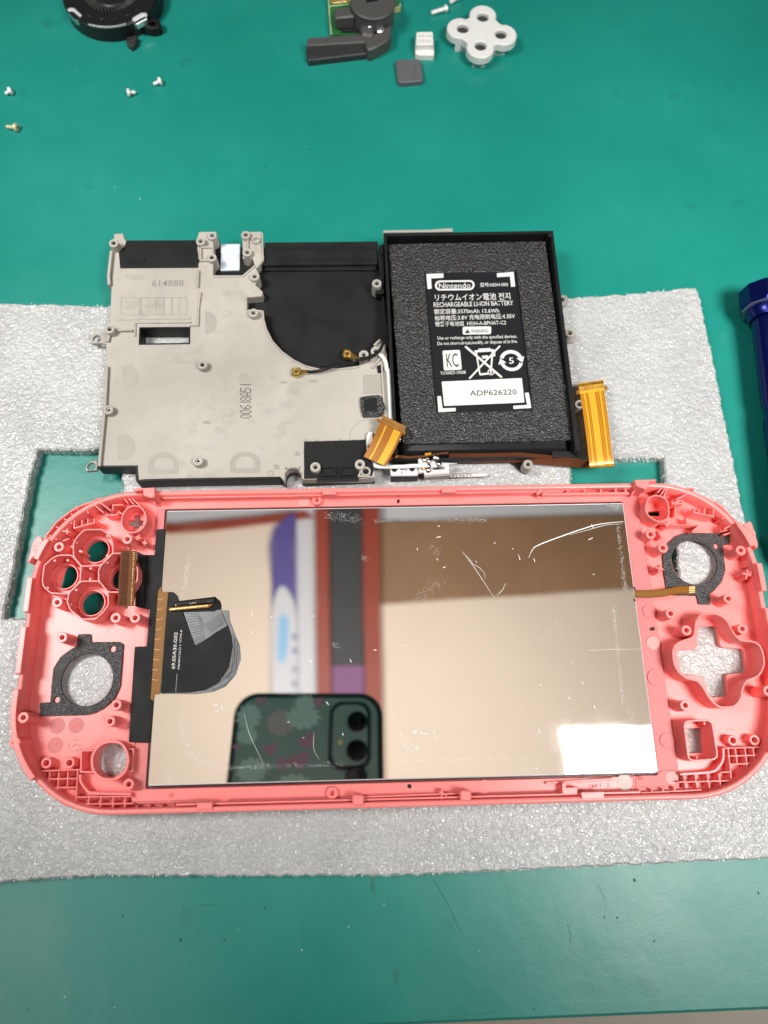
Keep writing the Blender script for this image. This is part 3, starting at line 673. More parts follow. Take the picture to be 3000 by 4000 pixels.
# glued black gaskets round the two stick openings
gl = rounded(S('J', [(722, 183), (840, 180), (842, 255), (1110, 253), (1142, 275), (1127, 500), (1112, 670), (1060, 780), (960, 870), (880, 912), (800, 932), (363, 944), (370, 820), (465, 812), (475, 650), (492, 500), (560, 392), (640, 332), (708, 292)], 6.6), .35, 3)
plate('stick_gasket', [gl, circ(m('J', 805, 605, 6.6), 7.0, 40), circ(m('J', 1045, 320, 6.6), .85, 16), circ(m('J', 525, 790, 6.6), .85, 16)], 5.95, 6.6, 'felt', sh, .08)
gr = rounded(S('N', [(608, 830), (640, 720), (672, 682), (740, 620), (830, 588), (1268, 594), (1283, 702), (1207, 712), (1238, 960), (1200, 1080), (1125, 1165), (1075, 1200), (1085, 1306), (968, 1303), (950, 1218), (700, 1212), (645, 1140), (620, 980)], 6.6), .35, 3)
plate('stick_gasket', [gr, circ(m('N', 925, 885, 6.6), 6.6, 40), circ(m('N', 1145, 725, 6.6), .8, 16)], 5.95, 6.6, 'felt', sh, .08)

# ------------------------------------------------------------------ the screen panel, face down in the shell
ZM = 8.4
sp = thing('screen_panel', 'mirror bright steel backed screen panel set face down in the pink shell', 'screen', ((lx0 + lx1) / 2, (ly0 + ly1) / 2, 6.05))
MB().prism([rr(lx0 - .55, ly0 - .6, lx1 + .1, ly1 + .6, .5, 4)], 6.05, 7.7, .1).build('black_frame', 'blackgloss', sp)
MB().prism([rr(lx0, ly0, lx1, ly1, .5, 4)], 7.6, ZM, .13).build('back_plate', 'mirror', sp)
for a, b in (((lx0 + .1, ly0 - .02), (lx1 - .1, ly0 - .02)), ((lx0 + .1, ly1 + .02), (lx1 - .1, ly1 + .02)), ((lx1 + .02, ly0 + .1), (lx1 + .02, ly1 - .1))):
    rib('plate_edge', [a, b], .22, 7.6, ZM - .05, 'silver', sp)
tape = S('I', [(1445, 515), (1533, 510), (1512, 900), (1495, 1100), (1478, 1540)], 8.0) + S('J', [(1440, 600), (1392, 1190), (1195, 1184), (1250, 300), (1362, 296), (1385, 10)], 7.6) + S('I', [(1386, 1255), (1300, 1240), (1245, 1225), (1266, 715), (1320, 747), (1427, 750)], 8.4)
plate('black_tape', [rounded(tape, .3, 2)], 7.25, 7.95, 'blackfilm', sp, .1)
rib('tape_fold', S('I', [(1330, 760), (1320, 1000), (1310, 1225)], 8.4), 1.5, 7.2, 8.7, 'blackgloss', sp)
plate('tape_label', [rounded(S('J', [(1290, 1075), (1375, 1070), (1370, 1180), (1280, 1182)], 8.0), .3)], 7.9, 8.02, 'blackfilm', sp, .03)
cz = 12.75
plate('ribbon_connector', [S('I', [(1120, 712), (1266, 714), (1236, 1226), (1088, 1222)], cz)], cz - .35, cz, 'connector_brown', sp, .05)
for pts in ([(1197, 712), (1198, 690), (1214, 690), (1216, 712)], [(1148, 1222), (1150, 1248), (1178, 1248), (1180, 1224)]): plate('connector_ear', [S('I', pts, cz)], cz - .35, cz - .02, 'connector_brown', sp, .05)
for k in range(44):
    t = (k + .5) / 44; y = 718 + 500 * t; xa = 1120 - 30 * t; o = 6 if k % 2 else 0
    rib('contact_finger', S('I', [(xa + 5 + o, y), (xa + 82 + o, y + 1)], cz), .075, cz - .1, cz + .03, 'connector_gap', sp)
for k in range(30):
    t = (k + .5) / 30; y = 722 + 495 * t; xa = 1232 - 26 * t
    rib('contact_pad', S('I', [(xa, y), (xa + 17, y + 1)], cz), .2, cz - .1, cz + .04, 'goldmatte', sp)
fz_ = 8.75
plate('gold_strip', [S('K', [(388, 200), (430, 130), (440, 205), (520, 205), (412, 1530), (345, 1535), (330, 1620), (288, 1590), (295, 1540)], fz_)], 8.2, fz_, 'flexgold', sp, .04)
for k in range(9):
    y = 300 + k * 130; x = 450 - (y - 200) * .075
    rib('strip_trace', S('K', [(x - 60, y), (x - 10, y + 8), (x + 30, y - 30 if k < 5 else y + 6)], fz_), .05, 8.5, fz_ + .03, 'orange_deep', sp)
fb = S('K', [(520, 204), (590, 206), (640, 250), (660, 330), (1130, 430), (1305, 445), (1310, 560), (1380, 745), (1445, 900), (1456, 1080), (1400, 1265), (1260, 1430), (1100, 1500), (860, 1530), (415, 1526)], fz_ + .1)
plate('flex_board', [rounded(fb, .35, 3)], 8.5, fz_ + .08, 'flexgrey', sp, .04)
fbk = S('K', [(520, 206), (588, 208), (636, 252), (656, 332), (1120, 440), (1300, 640), (1345, 780), (1358, 920), (1312, 1180), (1185, 1375), (1010, 1478), (800, 1512), (420, 1522)], fz_ + .15)
plate('flex_cover', [rounded(fbk, .4, 3)], 8.6, fz_ + .16, 'blackfilm', sp, .04)
for pts in ([(1420, 860), (1400, 1200), (1240, 1340), (1120, 1420), (1010, 1478)], [(1385, 800), (1380, 1100), (1330, 1250), (1200, 1330)], [(1365, 760), (1372, 960), (1340, 1190)], [(1270, 1330), (1310, 1300), (1360, 1310), (1240, 1420), (1080, 1480)]):
    rib('flex_trace', S('K', pts, fz_ + .1), .05, 8.6, fz_ + .12, 'flexline', sp)
sv = S('K', [(718, 470), (1210, 455), (1286, 645), (1130, 735), (1010, 820), (872, 905)], fz_ + .35)
plate('silver_patch', [sv], fz_ + .1, fz_ + .3, 'flexgrey', sp, .04)
for k in range(12):
    t = k / 11
    rib('patch_trace', S('K', [(740 + 130 * t, 490 + 400 * t), (900 + 70 * t, 495 + 330 * t), (960 + 40 * t, 560 + 250 * t)], fz_ + .3), .06, fz_ + .1, fz_ + .35, 'flexline', sp)
    rib('patch_trace', S('K', [(960 + 250 * t, 640 - 170 * t), (1100 + 170 * t, 720 - 110 * t)], fz_ + .3), .09, fz_ + .1, fz_ + .36, 'flexline', sp)
rib('patch_edge', S('K', [(690, 455), (860, 905)], fz_ + .5), .35, fz_, fz_ + .55, 'blackgloss', sp)
MB().band([m3('K', 640, 325, 10.4), m3('K', 625, 345, 10.8), m3('K', 605, 385, 10.6), m3('K', 560, 420, 9.6)], [m3('K', 1125, 268, 10.8), m3('K', 1120, 290, 11.2), m3('K', 1112, 335, 10.9), m3('K', 1090, 380, 9.8)], .12).build('folded_tail', 'blackgloss', sp)
MB().band([m3('K', 1125, 268, 10.8), m3('K', 1165, 300, 10.2), m3('K', 1195, 370, 9.4), m3('K', 1200, 430, 9.0)], [m3('K', 900, 330, 10.4), m3('K', 960, 370, 9.9), m3('K', 1050, 430, 9.3), m3('K', 1110, 450, 9.0)], .12).build('folded_tail', 'blackfilm', sp)
plate('tail_contacts', [S('K', [(525, 412), (1050, 360), (1118, 342), (1112, 356), (1045, 408), (535, 452)], 10.2)], 9.9, 10.2, 'flexgold', sp, .03)
for k in range(22):
    x = 545 + k * 22.5; y = 432 - k * 2.3; plate('tail_pad', [S('K', [(x, y - 7), (x + 12, y - 8), (x + 12, y + 7), (x, y + 8)], 10.24)], 10.1, 10.25, 'goldmatte', sp, 0)
text('1        U1       41', 'K', (615, 378), (1085, 318), 22, 10.95, 'label_white', sp)
text('69.05A30.G02', 'K', (585, 1205), (622, 728), 46, fz_ + .2, 'label_white', sp)
text('MkWV1S◇1 VTM-0', 'K', (655, 1205), (690, 700), 36, fz_ + .2, 'label_white', sp)
rib('flex_crease', S('K', [(636, 1262), (618, 1508)], fz_ + .2), .08, fz_, fz_ + .19, 'flexgrey', sp)
tf = [(330, 1200, 8.5), (460, 1200, 8.7), (570, 1196, 9.0), (650, 1185, 9.2), (740, 1165, 8.6), (850, 1158, 7.6), (930, 1157, 7.2)]
sm = smooth(S3('N', tf), 4)
MB().band([p for p in smooth(S3('N', [(x, y - 38, z) for x, y, z in tf]), 4)], [p for p in smooth(S3('N', [(x, y + 37, z) for x, y, z in tf]), 4)], .12).build('touch_ribbon', 'flexgold', sp)
for dy in (-30, -12, 12, 30):
    MB().tube([(p[0], p[1], p[2] + .05) for p in smooth(S3('N', [(x, y + dy, z) for x, y, z in tf]), 4)], .07, 6).build('touch_trace', 'gold' if abs(dy) > 20 else 'orange_deep', sp)
for k in range(4): plate('touch_contact', [S('N', [(868, 1128 + k * 17), (930, 1126 + k * 17), (930, 1136 + k * 17), (868, 1138 + k * 17)], 7.7)], 7.2, 7.85, 'goldmatte', sp, .02)
for y in (1145, 1262): plate('tape_tab', [S('N', [(318, y - 15), (330, y - 18), (338, y + 14), (326, y + 16)], 8.5)], 7.6, 8.55, 'blackfilm', sp, .03)
# creases in the film on the plate, scratches and dust
def crease(view, pts, r, k=6):
    c = smooth(S(view, pts, ZM), k)
    MB().tube([(x, y, ZM + .02) for x, y in c], lambda t: r * (.35 + .65 * math.sin(math.pi * min(1, max(.02, t)))), 6).build('film_crease', 'cable_white', sp)
crease('U', [(920, 385), (938, 345), (970, 318), (1100, 268), (1250, 217), (1330, 200), (1432, 190)], .17)
crease('U', [(1140, 262), (1250, 232), (1340, 208), (1430, 202)], .08)
crease('U', [(560, 350), (620, 430), (680, 520), (736, 606)], .08); crease('U', [(565, 360), (600, 392), (620, 420), (655, 440), (680, 470), (685, 500)], .07)
crease('U', [(748, 585), (775, 562), (796, 522)], .08); crease('U', [(1235, 886), (1380, 880), (1528, 878)], .06); crease('U', [(218, 860), (282, 860)], .06)
crease('T', [(652, 1470), (690, 1610), (780, 1800)], .06); crease('T', [(1105, 1590), (1105, 1700), (1140, 1770)], .05); crease('U', [(1170, 1590), (1275, 1568)], .05)
for i in range(60):
    v, bx, by, w, h = random.choice((('U', 700, 900, 700, 700), ('T', 600, 700, 900, 1100), ('U', 250, 200, 1100, 300), ('U', 220, 1320, 220, 100), ('T', 400, 1400, 150, 60)))
    x = bx + random.random() * w; y = by + random.random() * h; a = random.choice((-1.2, 1.1, .1, -.3, 1.4)) + random.uniform(-.2, .2); l = random.uniform(8, 34)
    rib('fine_scratch', S(v, [(x, y), (x + l * math.cos(a), y + l * math.sin(a))], ZM), random.uniform(.03, .055), ZM - .05, ZM + .008, 'cable_white', sp)
dust = MB()
def fleck(x, y, r):
    n = 5; a0 = random.random() * 6
    dust.prism([[(x + r * random.uniform(.5, 1) * math.cos(a0 + 6.283 * k / n), y + r * random.uniform(.5, 1) * math.sin(a0 + 6.283 * k / n)) for k in range(n)]], ZM - .02, ZM + .015, 0, bottom=False)
def inside(x, y): return lx0 + .4 < x < lx1 - .4 and ly0 + .4 < y < ly1 - .4
def dust_line(view, pts, n, spread, r0=.03, r1=.09):
    c = S(view, pts, ZM)
    for _ in range(n):
        i = random.randrange(len(c) - 1); t = random.random()
        x = c[i][0] + (c[i + 1][0] - c[i][0]) * t + random.gauss(0, spread); y = c[i][1] + (c[i + 1][1] - c[i][1]) * t + random.gauss(0, spread)
        if inside(x, y): fleck(x, y, random.uniform(r0, r1))
for _ in range(1100):
    fleck(random.uniform(lx0 + .5, lx1 - .5), random.uniform(ly0 + .5, ly1 - .5), random.uniform(.025, .06))
dust_line('U', [(1400, 215), (1415, 330), (1432, 480), (1445, 560)], 420, .35); dust_line('U', [(1375, 640), (1385, 740), (1402, 900), (1420, 1090), (1428, 1180)], 420, .3)
dust_line('U', [(170, 1492), (420, 1480), (640, 1470)], 260, .25); dust_line('U', [(640, 1472), (1000, 1458)], 160, .25); dust_line('U', [(80, 190), (320, 178), (560, 182), (700, 180)], 420, .35)
dust_line('T', [(300, 440), (280, 560), (250, 720)], 260, .45); dust_line('T', [(240, 1500), (260, 1640), (330, 1760), (500, 1830)], 420, .4); dust_line('T', [(500, 1830), (820, 1812), (1300, 1800)], 420, .35)
dust_line('U', [(230, 1330), (260, 1390), (280, 1420)], 160, .5); dust_line('U', [(980, 820), (1100, 700)], 140, 2.2); dust_line('U', [(1060, 1180), (1200, 1290), (1320, 1120)], 160, 2.4); dust_line('U', [(320, 600), (460, 510)], 160, 1.0); dust_line('U', [(400, 320), (430, 360)], 60, .8)
dust_line('T', [(150, 1880), (190, 1930)], 150, .6); dust_line('U', [(1350, 100), (1415, 110)], 160, .5); dust_line('U', [(860, 1520), (950, 1560)], 120, .8); dust_line('U', [(950, 1560), (1600, 1545)], 200, .3); dust_line('U', [(1460, 1200), (1470, 1260)], 80, 1.)
dust_line('T', [(1180, 180), (1400, 220)], 250, .8); dust_line('T', [(1220, 1020), (1260, 1040)], 50, .4); dust_line('T', [(1420, 460), (1450, 470)], 40, .4)
o = dust.build('dust', 'speck', sp); o['kind'] = 'stuff'
# ------------------------------------------------------------------ the middle frame
ZB, ZC, ZT = 4.25, 6.0, 9.6                           # underside, cavity floor, top
mc = m('E', 900, 300, 4)
mf = thing('middle_frame', 'grey metal middle frame of the console with black battery tray', 'frame', (mc[0], mc[1], ZB))
right_low = [(1420, 215), (1428, 700), (1500, 1422)]
left_side = S('E', [(165, 880), (188, 640), (212, 380), (230, 100), (236, 0)], ZT) + S('C', [(238, 1000), (262, 930), (280, 560), (255, 550), (250, 480), (272, 270), (268, 215), (300, 130), (372, 124), (384, 140), (394, 180)], ZT)
# black plastic underside: outline of the whole left half
und = S('C', [(300, 128), (375, 124), (398, 180), (968, 180), (990, 112), (1132, 110), (1152, 180), (1338, 180), (1342, 112), (1493, 110), (1508, 195)], ZT) + S('D', [(340, 222), (1366, 212), (1374, 262), (1420, 330), (1430, 700), (1500, 1400)], ZT) + \
      S('F', [(1035, 560), (980, 640), (960, 700), (852, 770), (856, 858), (342, 880), (326, 872), (322, 832), (300, 805), (268, 796), (232, 806), (212, 836), (206, 892)], ZT) + S('E', [(1650, 974), (735, 988), (560, 992), (492, 1004), (484, 882)], ZT) + left_side[:-11]
win = S('C', [(512, 893), (914, 890), (912, 1020), (508, 1026)], ZT)
stk = S('C', [(1180, 235), (1310, 235), (1310, 400), (1180, 400)], ZC)
MB().prism([und, offset(win, 0)], ZB, ZC, .1).build('tray_floor', 'black', mf)
mag = left_side[-11:-0] if False else None
grey = S('C', [(300, 130), (372, 126), (392, 182), (968, 182), (990, 114), (1130, 112), (1136, 190), (1105, 195), (1105, 465), (1340, 465), (1440, 380), (1425, 330), (1345, 330), (1340, 114), (1493, 112), (1505, 345), (1452, 410), (1482, 470), (1447, 545), (1507, 600), (1500, 636), (1376, 646), (1376, 742), (1500, 746), (1512, 850)], ZT) + \
       S('D', [(304, 930), (322, 1010), (380, 1130), (470, 1232), (580, 1312), (700, 1368), (830, 1398), (1000, 1392), (1180, 1370), (1290, 1325), (1330, 1180), (1385, 1130), (1432, 1150), (1470, 1405)], ZT) + \
       S('F', [(960, 410), (985, 560), (930, 680), (852, 772), (855, 852), (832, 862), (342, 872), (328, 862), (322, 822), (300, 798), (268, 789), (232, 798), (210, 826), (206, 884)], ZT) + S('E', [(1650, 962), (735, 978), (560, 982), (500, 992), (490, 874), (170, 874)], ZT) + left_side[:-11]
grey += S('C', [(238, 1000), (262, 930), (280, 560), (284, 330), (300, 215)], ZT)
MB().prism([grey, win], ZC - .2, ZT, .16).build('cast_plate', 'mag', mf)
ws = MB().wall(win, .5, ZB, ZT + .12, True, .1).build('window_rim', 'black', mf)
# raised rim down the left edge, black lip along the front edge
rib('edge_rim', S('E', [(180, 872), (202, 640), (226, 380), (243, 60)], ZT + 1), .9, ZC, ZT + .9, 'magdark', mf)
rib('edge_rim', S('C', [(246, 1000), (268, 900)], ZT + 1), .9, ZC, ZT + .9, 'magdark', mf)
rib('edge_rim', S('C', [(262, 545), (258, 470), (280, 270)], ZT + 1), .9, ZC, ZT + 1.2, 'mag', mf)
for v, pts in (('E', [(488, 996), (560, 988), (735, 983), (1645, 968)]), ('E', [(170, 878), (485, 876), (490, 990)])): rib('front_lip', S(v, pts, ZT), .75, ZB + .2, ZT + .12, 'black', mf)
# ears
for v, pts, c, z in (('C', [(112, 940), (255, 938), (255, 1040), (205, 1015), (112, 1020)], (162, 980), 7.2), ('E', [(165, 825), (110, 832), (72, 870), (68, 915), (165, 905)], (118, 876), 7.6)):
    plate('fixing_ear', [rounded(S(v, pts, z), .6), circ(m(v, c[0], c[1], z), 1.25, 18)], z - 1.2, z, 'magdark', mf, .1)
plate('fixing_ear', [rounded(S('R', [(105, 145), (165, 142), (188, 170), (185, 255), (118, 262)], 6), .7), circ(m('R', 125, 190, 6), .8, 16)], 4.8, 6, 'magdark', mf, .1)
for v, pts, c in (('R', [(170, 560), (265, 545), (276, 590), (262, 645), (185, 655)], (212, 552)), ('R', [(285, 1330), (340, 1310), (360, 1400), (290, 1418)], (315, 1325))):
    plate('fixing_ear', [rounded(S(v, pts, 5.6), .5)], 4.4, 5.6, 'magdark', mf, .1)
    boss('screw_boss', m(v, c[0], c[1], 9), 1.45, .8, 5.5, 9.0, 'magdark', mf)
plate('fixing_ear', [rounded(S('H', [(868, 722), (925, 672), (998, 690), (998, 745), (958, 788), (940, 785)], 5.4), .4)], 4.3, 5.4, 'black', mf, .1)
boss('screw_boss', m('H', 968, 733, 9), 1.5, .6, 5.3, 9, 'magdark', mf)
# screw bosses with threaded inserts
for v, x, y, z in (('C', 298, 205, 12.5), ('C', 1003, 190, 11.2), ('C', 1097, 145, 10.8), ('C', 1368, 138, 11), ('C', 1380, 280, 11), ('C', 1093, 322, 11), ('C', 1440, 475, 11), ('C', 1430, 770, 11.4), ('C', 265, 903, 11.8), ('C', 1017, 1190, 11.6),
                   ('D', 1355, 607, 11.6), ('D', 1235, 1268, 11), ('D', 1345, 1235, 11), ('E', 255, 415, 11.4), ('E', 980, 830, 11.6), ('F', 427, 782, 11.4), ('F', 748, 762, 11.2)):
    c = m(v, x, y, z)
    b = boss('screw_boss', c, 1.52, .72, 5.8, z, 'mag', mf, 2.2)
    i = MB().lathe((c[0], c[1], 0), [(.71, z - 2), (.71, z - .35), (.42, z - .35), (.38, z - 2.0)], 14).build('threaded_insert', 'steel', b)
for v, x, y, z, r in (('C', 1450, 175, 10.4, 1.55), ('E', 1570, 930, ZT + .15, .95), ('F', 790, 812, 10.6, 1.5), ('D', 238, 205, 10.3, 1.4)):
    boss('locating_boss', m(v, x, y, z), r, r * .62, 5.8, z, 'mag', mf, 3)
# ribs on the casting
for v, pts, z in (('C', [(1003, 240), (1003, 345), (1090, 345)], 10.3), ('C', [(1010, 238), (1100, 238), (1100, 320)], 10.3), ('C', [(1385, 165), (1385, 280)], 10.3), ('C', [(320, 912), (450, 908)], 10.6), ('C', [(470, 960), (472, 850), (925, 846)], 9.95),
                  ('C', [(985, 420), (978, 560)], 10.4), ('C', [(1003, 600), (985, 720), (980, 868), (915, 870)], 10.2), ('C', [(1105, 475), (1345, 475), (1445, 385)], 9.9), ('C', [(1372, 638), (1372, 748)], 10),
                  ('D', [(300, 860), (306, 940), (330, 1030), (385, 1140), (475, 1240), (585, 1320), (700, 1376), (830, 1406), (1000, 1402), (1190, 1380)], 10), ('C', [(320, 825), (925, 815)], 9.75),
                  ('C', [(1500, 120), (1508, 340), (1455, 405)], 10.2), ('F', [(770, 770), (740, 845), (830, 850)], 10.2), ('F', [(905, 50), (925, 390)], 10.2), ('D', [(1330, 1180), (1385, 1130)], 10.4), ('D', [(1310, 1390), (1385, 1300)], 10.3)):
    rib('casting_rib', S(v, pts, z), .55, 9.3, z, 'mag', mf)
# shallow recessed labels: outline of the date box
for pts in ([(360, 650), (505, 650), (505, 790), (360, 790), (360, 650)], [(520, 650), (890, 648)], [(520, 718), (890, 716)], [(520, 790), (890, 786)], [(520, 650), (520, 790)], [(572, 650), (572, 718)], [(640, 650), (640, 790)], [(705, 650), (705, 788)], [(770, 650), (770, 788)], [(832, 650), (832, 788)], [(890, 648), (890, 786)]):
    rib('box_line', S('C', pts, ZT), .16, 9.5, ZT + .04, 'pad', mf)
text('20', 'C', (390, 705), (490, 705), 62, ZT + .03, 'pad', mf, 'moulded_lettering')
text('HZ201D', 'C', (395, 480), (530, 480), 40, ZT + .03, 'pad', mf, 'moulded_lettering')
text('614888', 'C', (608, 530), (865, 530), 52, ZT + .04, 'greyink', mf)
# stamped dot number, read upwards
digits = {'0': ['0110', '1001', '1001', '1001', '1001', '1001', '0110'], '6': ['0011', '0100', '1000', '1110', '1001', '1001', '0110'], '1': ['001', '001', '001', '001', '001', '001', '001'], '8': ['0110', '1001', '1001', '0110', '1001', '1001', '0110'],
          'A': ['0110', '1001', '1001', '1001', '1111', '1001', '1001'], '5': ['1111', '1000', '1000', '1110', '0001', '0001', '1110']}
dots = MB(); cur = 482
for ch in '00618A51':
    g = digits[ch]
    for r in range(7):
        for q in range(len(g[0])):
            if g[r][q] == '1':
                c = m('E', 1328 + r * 13.2, cur - q * 8.2, ZT); dots.prism([[(c[0] - .2, c[1] - .13), (c[0] + .2, c[1] - .13), (c[0] + .2, c[1] + .13), (c[0] - .2, c[1] + .13)]], ZT - .05, ZT + .03, 0)
    cur -= 8.2 * len(g[0]) + 4.5
dots.build('dot_print', 'ink', mf)
text('', 'C', (0, 0), (1, 0), 1, 1, 'ink', mf)
# pale round support marks
for v, cx, cy, r, a0, a1 in (('E', 400, 155, 100, -110, 110), ('E', 370, 715, 105, -115, 110), ('C', 1040, 850, 95, -90, 90)):
    pts = [(cx + r * math.cos(math.radians(a0 + (a1 - a0) * k / 20)), cy + r * math.sin(math.radians(a0 + (a1 - a0) * k / 20))) for k in range(21)]
    plate('support_mark', [S(v, pts, ZT)], 9.5, ZT + .05, 'pad', mf, .02)
for cx, cy in ((702, 850), (1365, 845)):
    o1 = [(cx - 122, cy + 82), (cx - 122, cy + 20)] + [(cx + 122 * math.cos(math.radians(180 - 180 * k / 16)), cy + 5 - 95 * math.sin(math.radians(180 * k / 16))) for k in range(17)] + [(cx + 122, cy + 82)]
    i1 = [(cx - 80, cy + 45)] + [(cx + 80 * math.cos(math.radians(180 - 180 * k / 14)), cy + 12 - 62 * math.sin(math.radians(180 * k / 14))) for k in range(15)] + [(cx + 80, cy + 45)]
    plate('support_mark', [rounded(S('E', o1, ZT), .8), S('E', i1, ZT)], 9.5, ZT + .05, 'pad', mf, .02)
plate('support_mark', [rounded(S('F', [(768, 118), (915, 115), (918, 255), (772, 258)], ZT), .4)], 9.5, ZT + .04, 'pad', mf, .02)
plate('support_mark', [circ(m('F', 820, 575, ZT), 6.2, 30), circ(m('F', 820, 575, ZT), 6.0, 30)], 9.5, ZT + .04, 'pad', mf, .01)
MAT['smudge'] = mat('grease_smudge', (.20, .185, .16), .55, var=.3, vscale=500, alpha=.2)
for v, x, y, rx, ry in (('F', 200, 172, 38, 12), ('F', 410, 165, 46, 12), ('F', 300, 690, 26, 20), ('E', 1620, 880, 34, 24), ('E', 1050, 520, 40, 14)):
    q = [(x + rx * random.uniform(.6, 1.15) * math.cos(6.283 * k / 14), y + ry * random.uniform(.6, 1.15) * math.sin(6.283 * k / 14)) for k in range(14)]
    plate('smudge', [smooth(S(v, q, ZT), 3, True)], 9.5, ZT + .02 + j() * .1, 'smudge', mf, 0)
# black films and the fan bay
plate('black_sheet', [S('C', [(402, 186), (966, 184), (985, 300), (985, 408), (352, 412), (338, 262), (385, 240)], ZT)], 9.4, ZT + .12, 'blackfilm', mf, .06)
for x0, x1 in ((412, 552), (862, 990)): plate('sheet_ridge', [rounded(S('C', [(x0, 332), (x1, 330), (x1, 362), (x0, 366)], 10.1), .4)], 9.6, 10.1, 'blackfilm', mf, .3)
plate('sheet_step', [S('C', [(405, 196), (966, 194), (975, 230), (400, 235)], 9.9)], 9.6, 9.82, 'black', mf, .08)
plate('white_sticker', [S('C', [(1166, 204), (1320, 202), (1314, 414), (1160, 418)], 7.2)], 6.0, 6.5, 'sticker', mf, .05)
# fan bay: floor, duct step, slots
bay = S('D', [(300, 450), (1362, 445), (1400, 560), (1420, 700), (1440, 1120), (1380, 1140), (1320, 1180), (1290, 1300), (1180, 1350), (1000, 1372), (830, 1378), (700, 1345), (590, 1290), (480, 1205), (395, 1110), (345, 1000), (318, 900), (310, 845), (160, 840), (155, 750), (310, 745), (310, 690), (250, 600)], ZC + .2)
plate('fan_bay_floor', [bay], 5.9, ZC + .25, 'blackfilm', mf, .05)
plate('duct_cover', [S('D', [(318, 228), (1362, 218), (1370, 300), (1362, 430), (300, 440), (318, 340)], 9.0)], 5.9, 9.0, 'blackfilm', mf, .15)
plate('duct_step', [S('D', [(300, 440), (1362, 432), (1362, 468), (300, 474)], 8.0)], 5.9, 7.9, 'blackfilm', mf, .9)
for y0, y1, x0, x1 in ((272, 306, 390, 1330), (382, 402, 420, 1330)): plate('duct_slot', [S('D', [(x0, y0), (x1, y0 - 6), (x1, y1 - 6), (x0, y1)], 9.1)], 8.9, 9.12, 'black', mf, .08)
rib('pressed_ring', circ(m('D', 540, 1010, ZC), 5.6, 36), .3, 6, ZC + .33, 'blackfilm', mf, True)
plate('bay_wall', [S('D', [(1362, 330), (1420, 330), (1425, 700), (1345, 700), (1345, 560), (1385, 540)], 10.2)], 5.9, 10.1, 'black', mf, .12)
plate('corner_block', [S('D', [(1375, 250), (1420, 240), (1425, 330), (1385, 330)], 11)], 5.9, 11, 'black', mf, .3)
plate('black_sheet', [S('F', [(346, 600), (788, 586), (800, 700), (845, 760), (852, 800), (830, 858), (346, 868)], ZT)], 9.3, ZT + .1, 'blackfilm', mf, .04)
for pts in ([(470, 778), (580, 775), (580, 845), (470, 848)], [(602, 775), (716, 772), (738, 840), (602, 845)]): plate('latch_frame', [rounded(S('F', pts, 10.2), .4), rounded(offset(S('F', pts, 10.2)[::-1], .55), .3)], 9.5, 10.3, 'black', mf, .1)
plate('latch_bar', [S('F', [(440, 852), (735, 846), (740, 862), (440, 872)], 10)], 7, 9.95, 'blackgloss', mf, .2)
plate('foam_pad', [rounded(S('F', [(750, 277), (820, 264), (895, 260), (918, 310), (932, 352), (915, 408), (840, 415), (770, 418), (752, 345)], 10.8), .5)], 9.55, 10.9, 'blackfoam', mf, .35)
plate('foam_pad', [rounded(S('F', [(778, 292), (868, 285), (872, 372), (782, 380)], 11), .4)], 10.8, 11.15, 'blackfilm', mf, .15)
fz2 = MB()
for v, a, b, n in (('F', (346, 600), (788, 586), 60), ('F', (346, 600), (346, 800), 20), ('F', (206, 840), (330, 840), 30), ('F', (210, 800), (320, 796), 40), ('C', (352, 412), (985, 408), 30)):
    for _ in range(n):
        t = random.random(); x = a[0] + (b[0] - a[0]) * t; y = a[1] + (b[1] - a[1]) * t
        p = m3(v, x, y, ZT + .1); q = p + Vector((random.gauss(0, .35), random.gauss(.25, .5), .05)); w = .06
        k = len(fz2.v); fz2.v += [(p.x - w, p.y, p.z), (p.x + w, p.y, p.z), tuple(q)]; fz2.f.append((k, k + 1, k + 2))
o = fz2.build('frayed_edge', 'ink', mf); o['kind'] = 'stuff'
plate('wire_guide', [S('F', [(870, 55), (898, 40), (905, 95), (880, 100)], 10.4)], 9.4, 10.4, 'black', mf, .15)
# the battery tray
zt = 12.6
tr = S('W', [(829, 504), (1195, 498), (1254, 976), (852, 984)], zt)
TL, TRt, BR_, BL_ = [Vector(p) for p in tr]
inn = [(TL.x + 1.0, TL.y - 1.0), (TRt.x - 1.0, TRt.y - 1.0), (BR_.x - 1.5, BR_.y + .9), (BL_.x + 1.0, BL_.y + .9)]
MB().prism([tr], ZB + .02, ZC - .3, .1).build('battery_floor', 'black', mf)
for nm, q, z in (('tray_wall', [tr[0], tr[1], inn[1], inn[0]], zt), ('tray_wall', [tr[1], tr[2], inn[2], inn[1]], zt - .02), ('tray_wall', [tr[3], tr[0], inn[0], inn[3]], zt - .04)):
    MB().prism([q], 5.5, z, .15).build(nm, 'black', mf)
MB().prism([[tr[2], tr[3], inn[3], inn[2]]], 5.5, 8.0, .15).build('tray_wall', 'black', mf)
plate('tray_bracket', [S('G', [(90, 95), (240, 92), (430, 90), (600, 78), (622, 80), (622, 104), (95, 112)], 12)], 8, 11.9, 'magdark', mf, .1)
plate('tray_corner', [rounded(S('H', [(1258, 560), (1285, 505), (1297, 640), (1262, 690), (1120, 690), (1115, 650), (1240, 648)], 9), .3)], 5, 8.8, 'black', mf, .15)
plate('tray_corner', [rounded(S('G', [(1340, 100), (1388, 98), (1392, 140), (1352, 138)], 13), .4)], 8, 13, 'black', mf, .2)

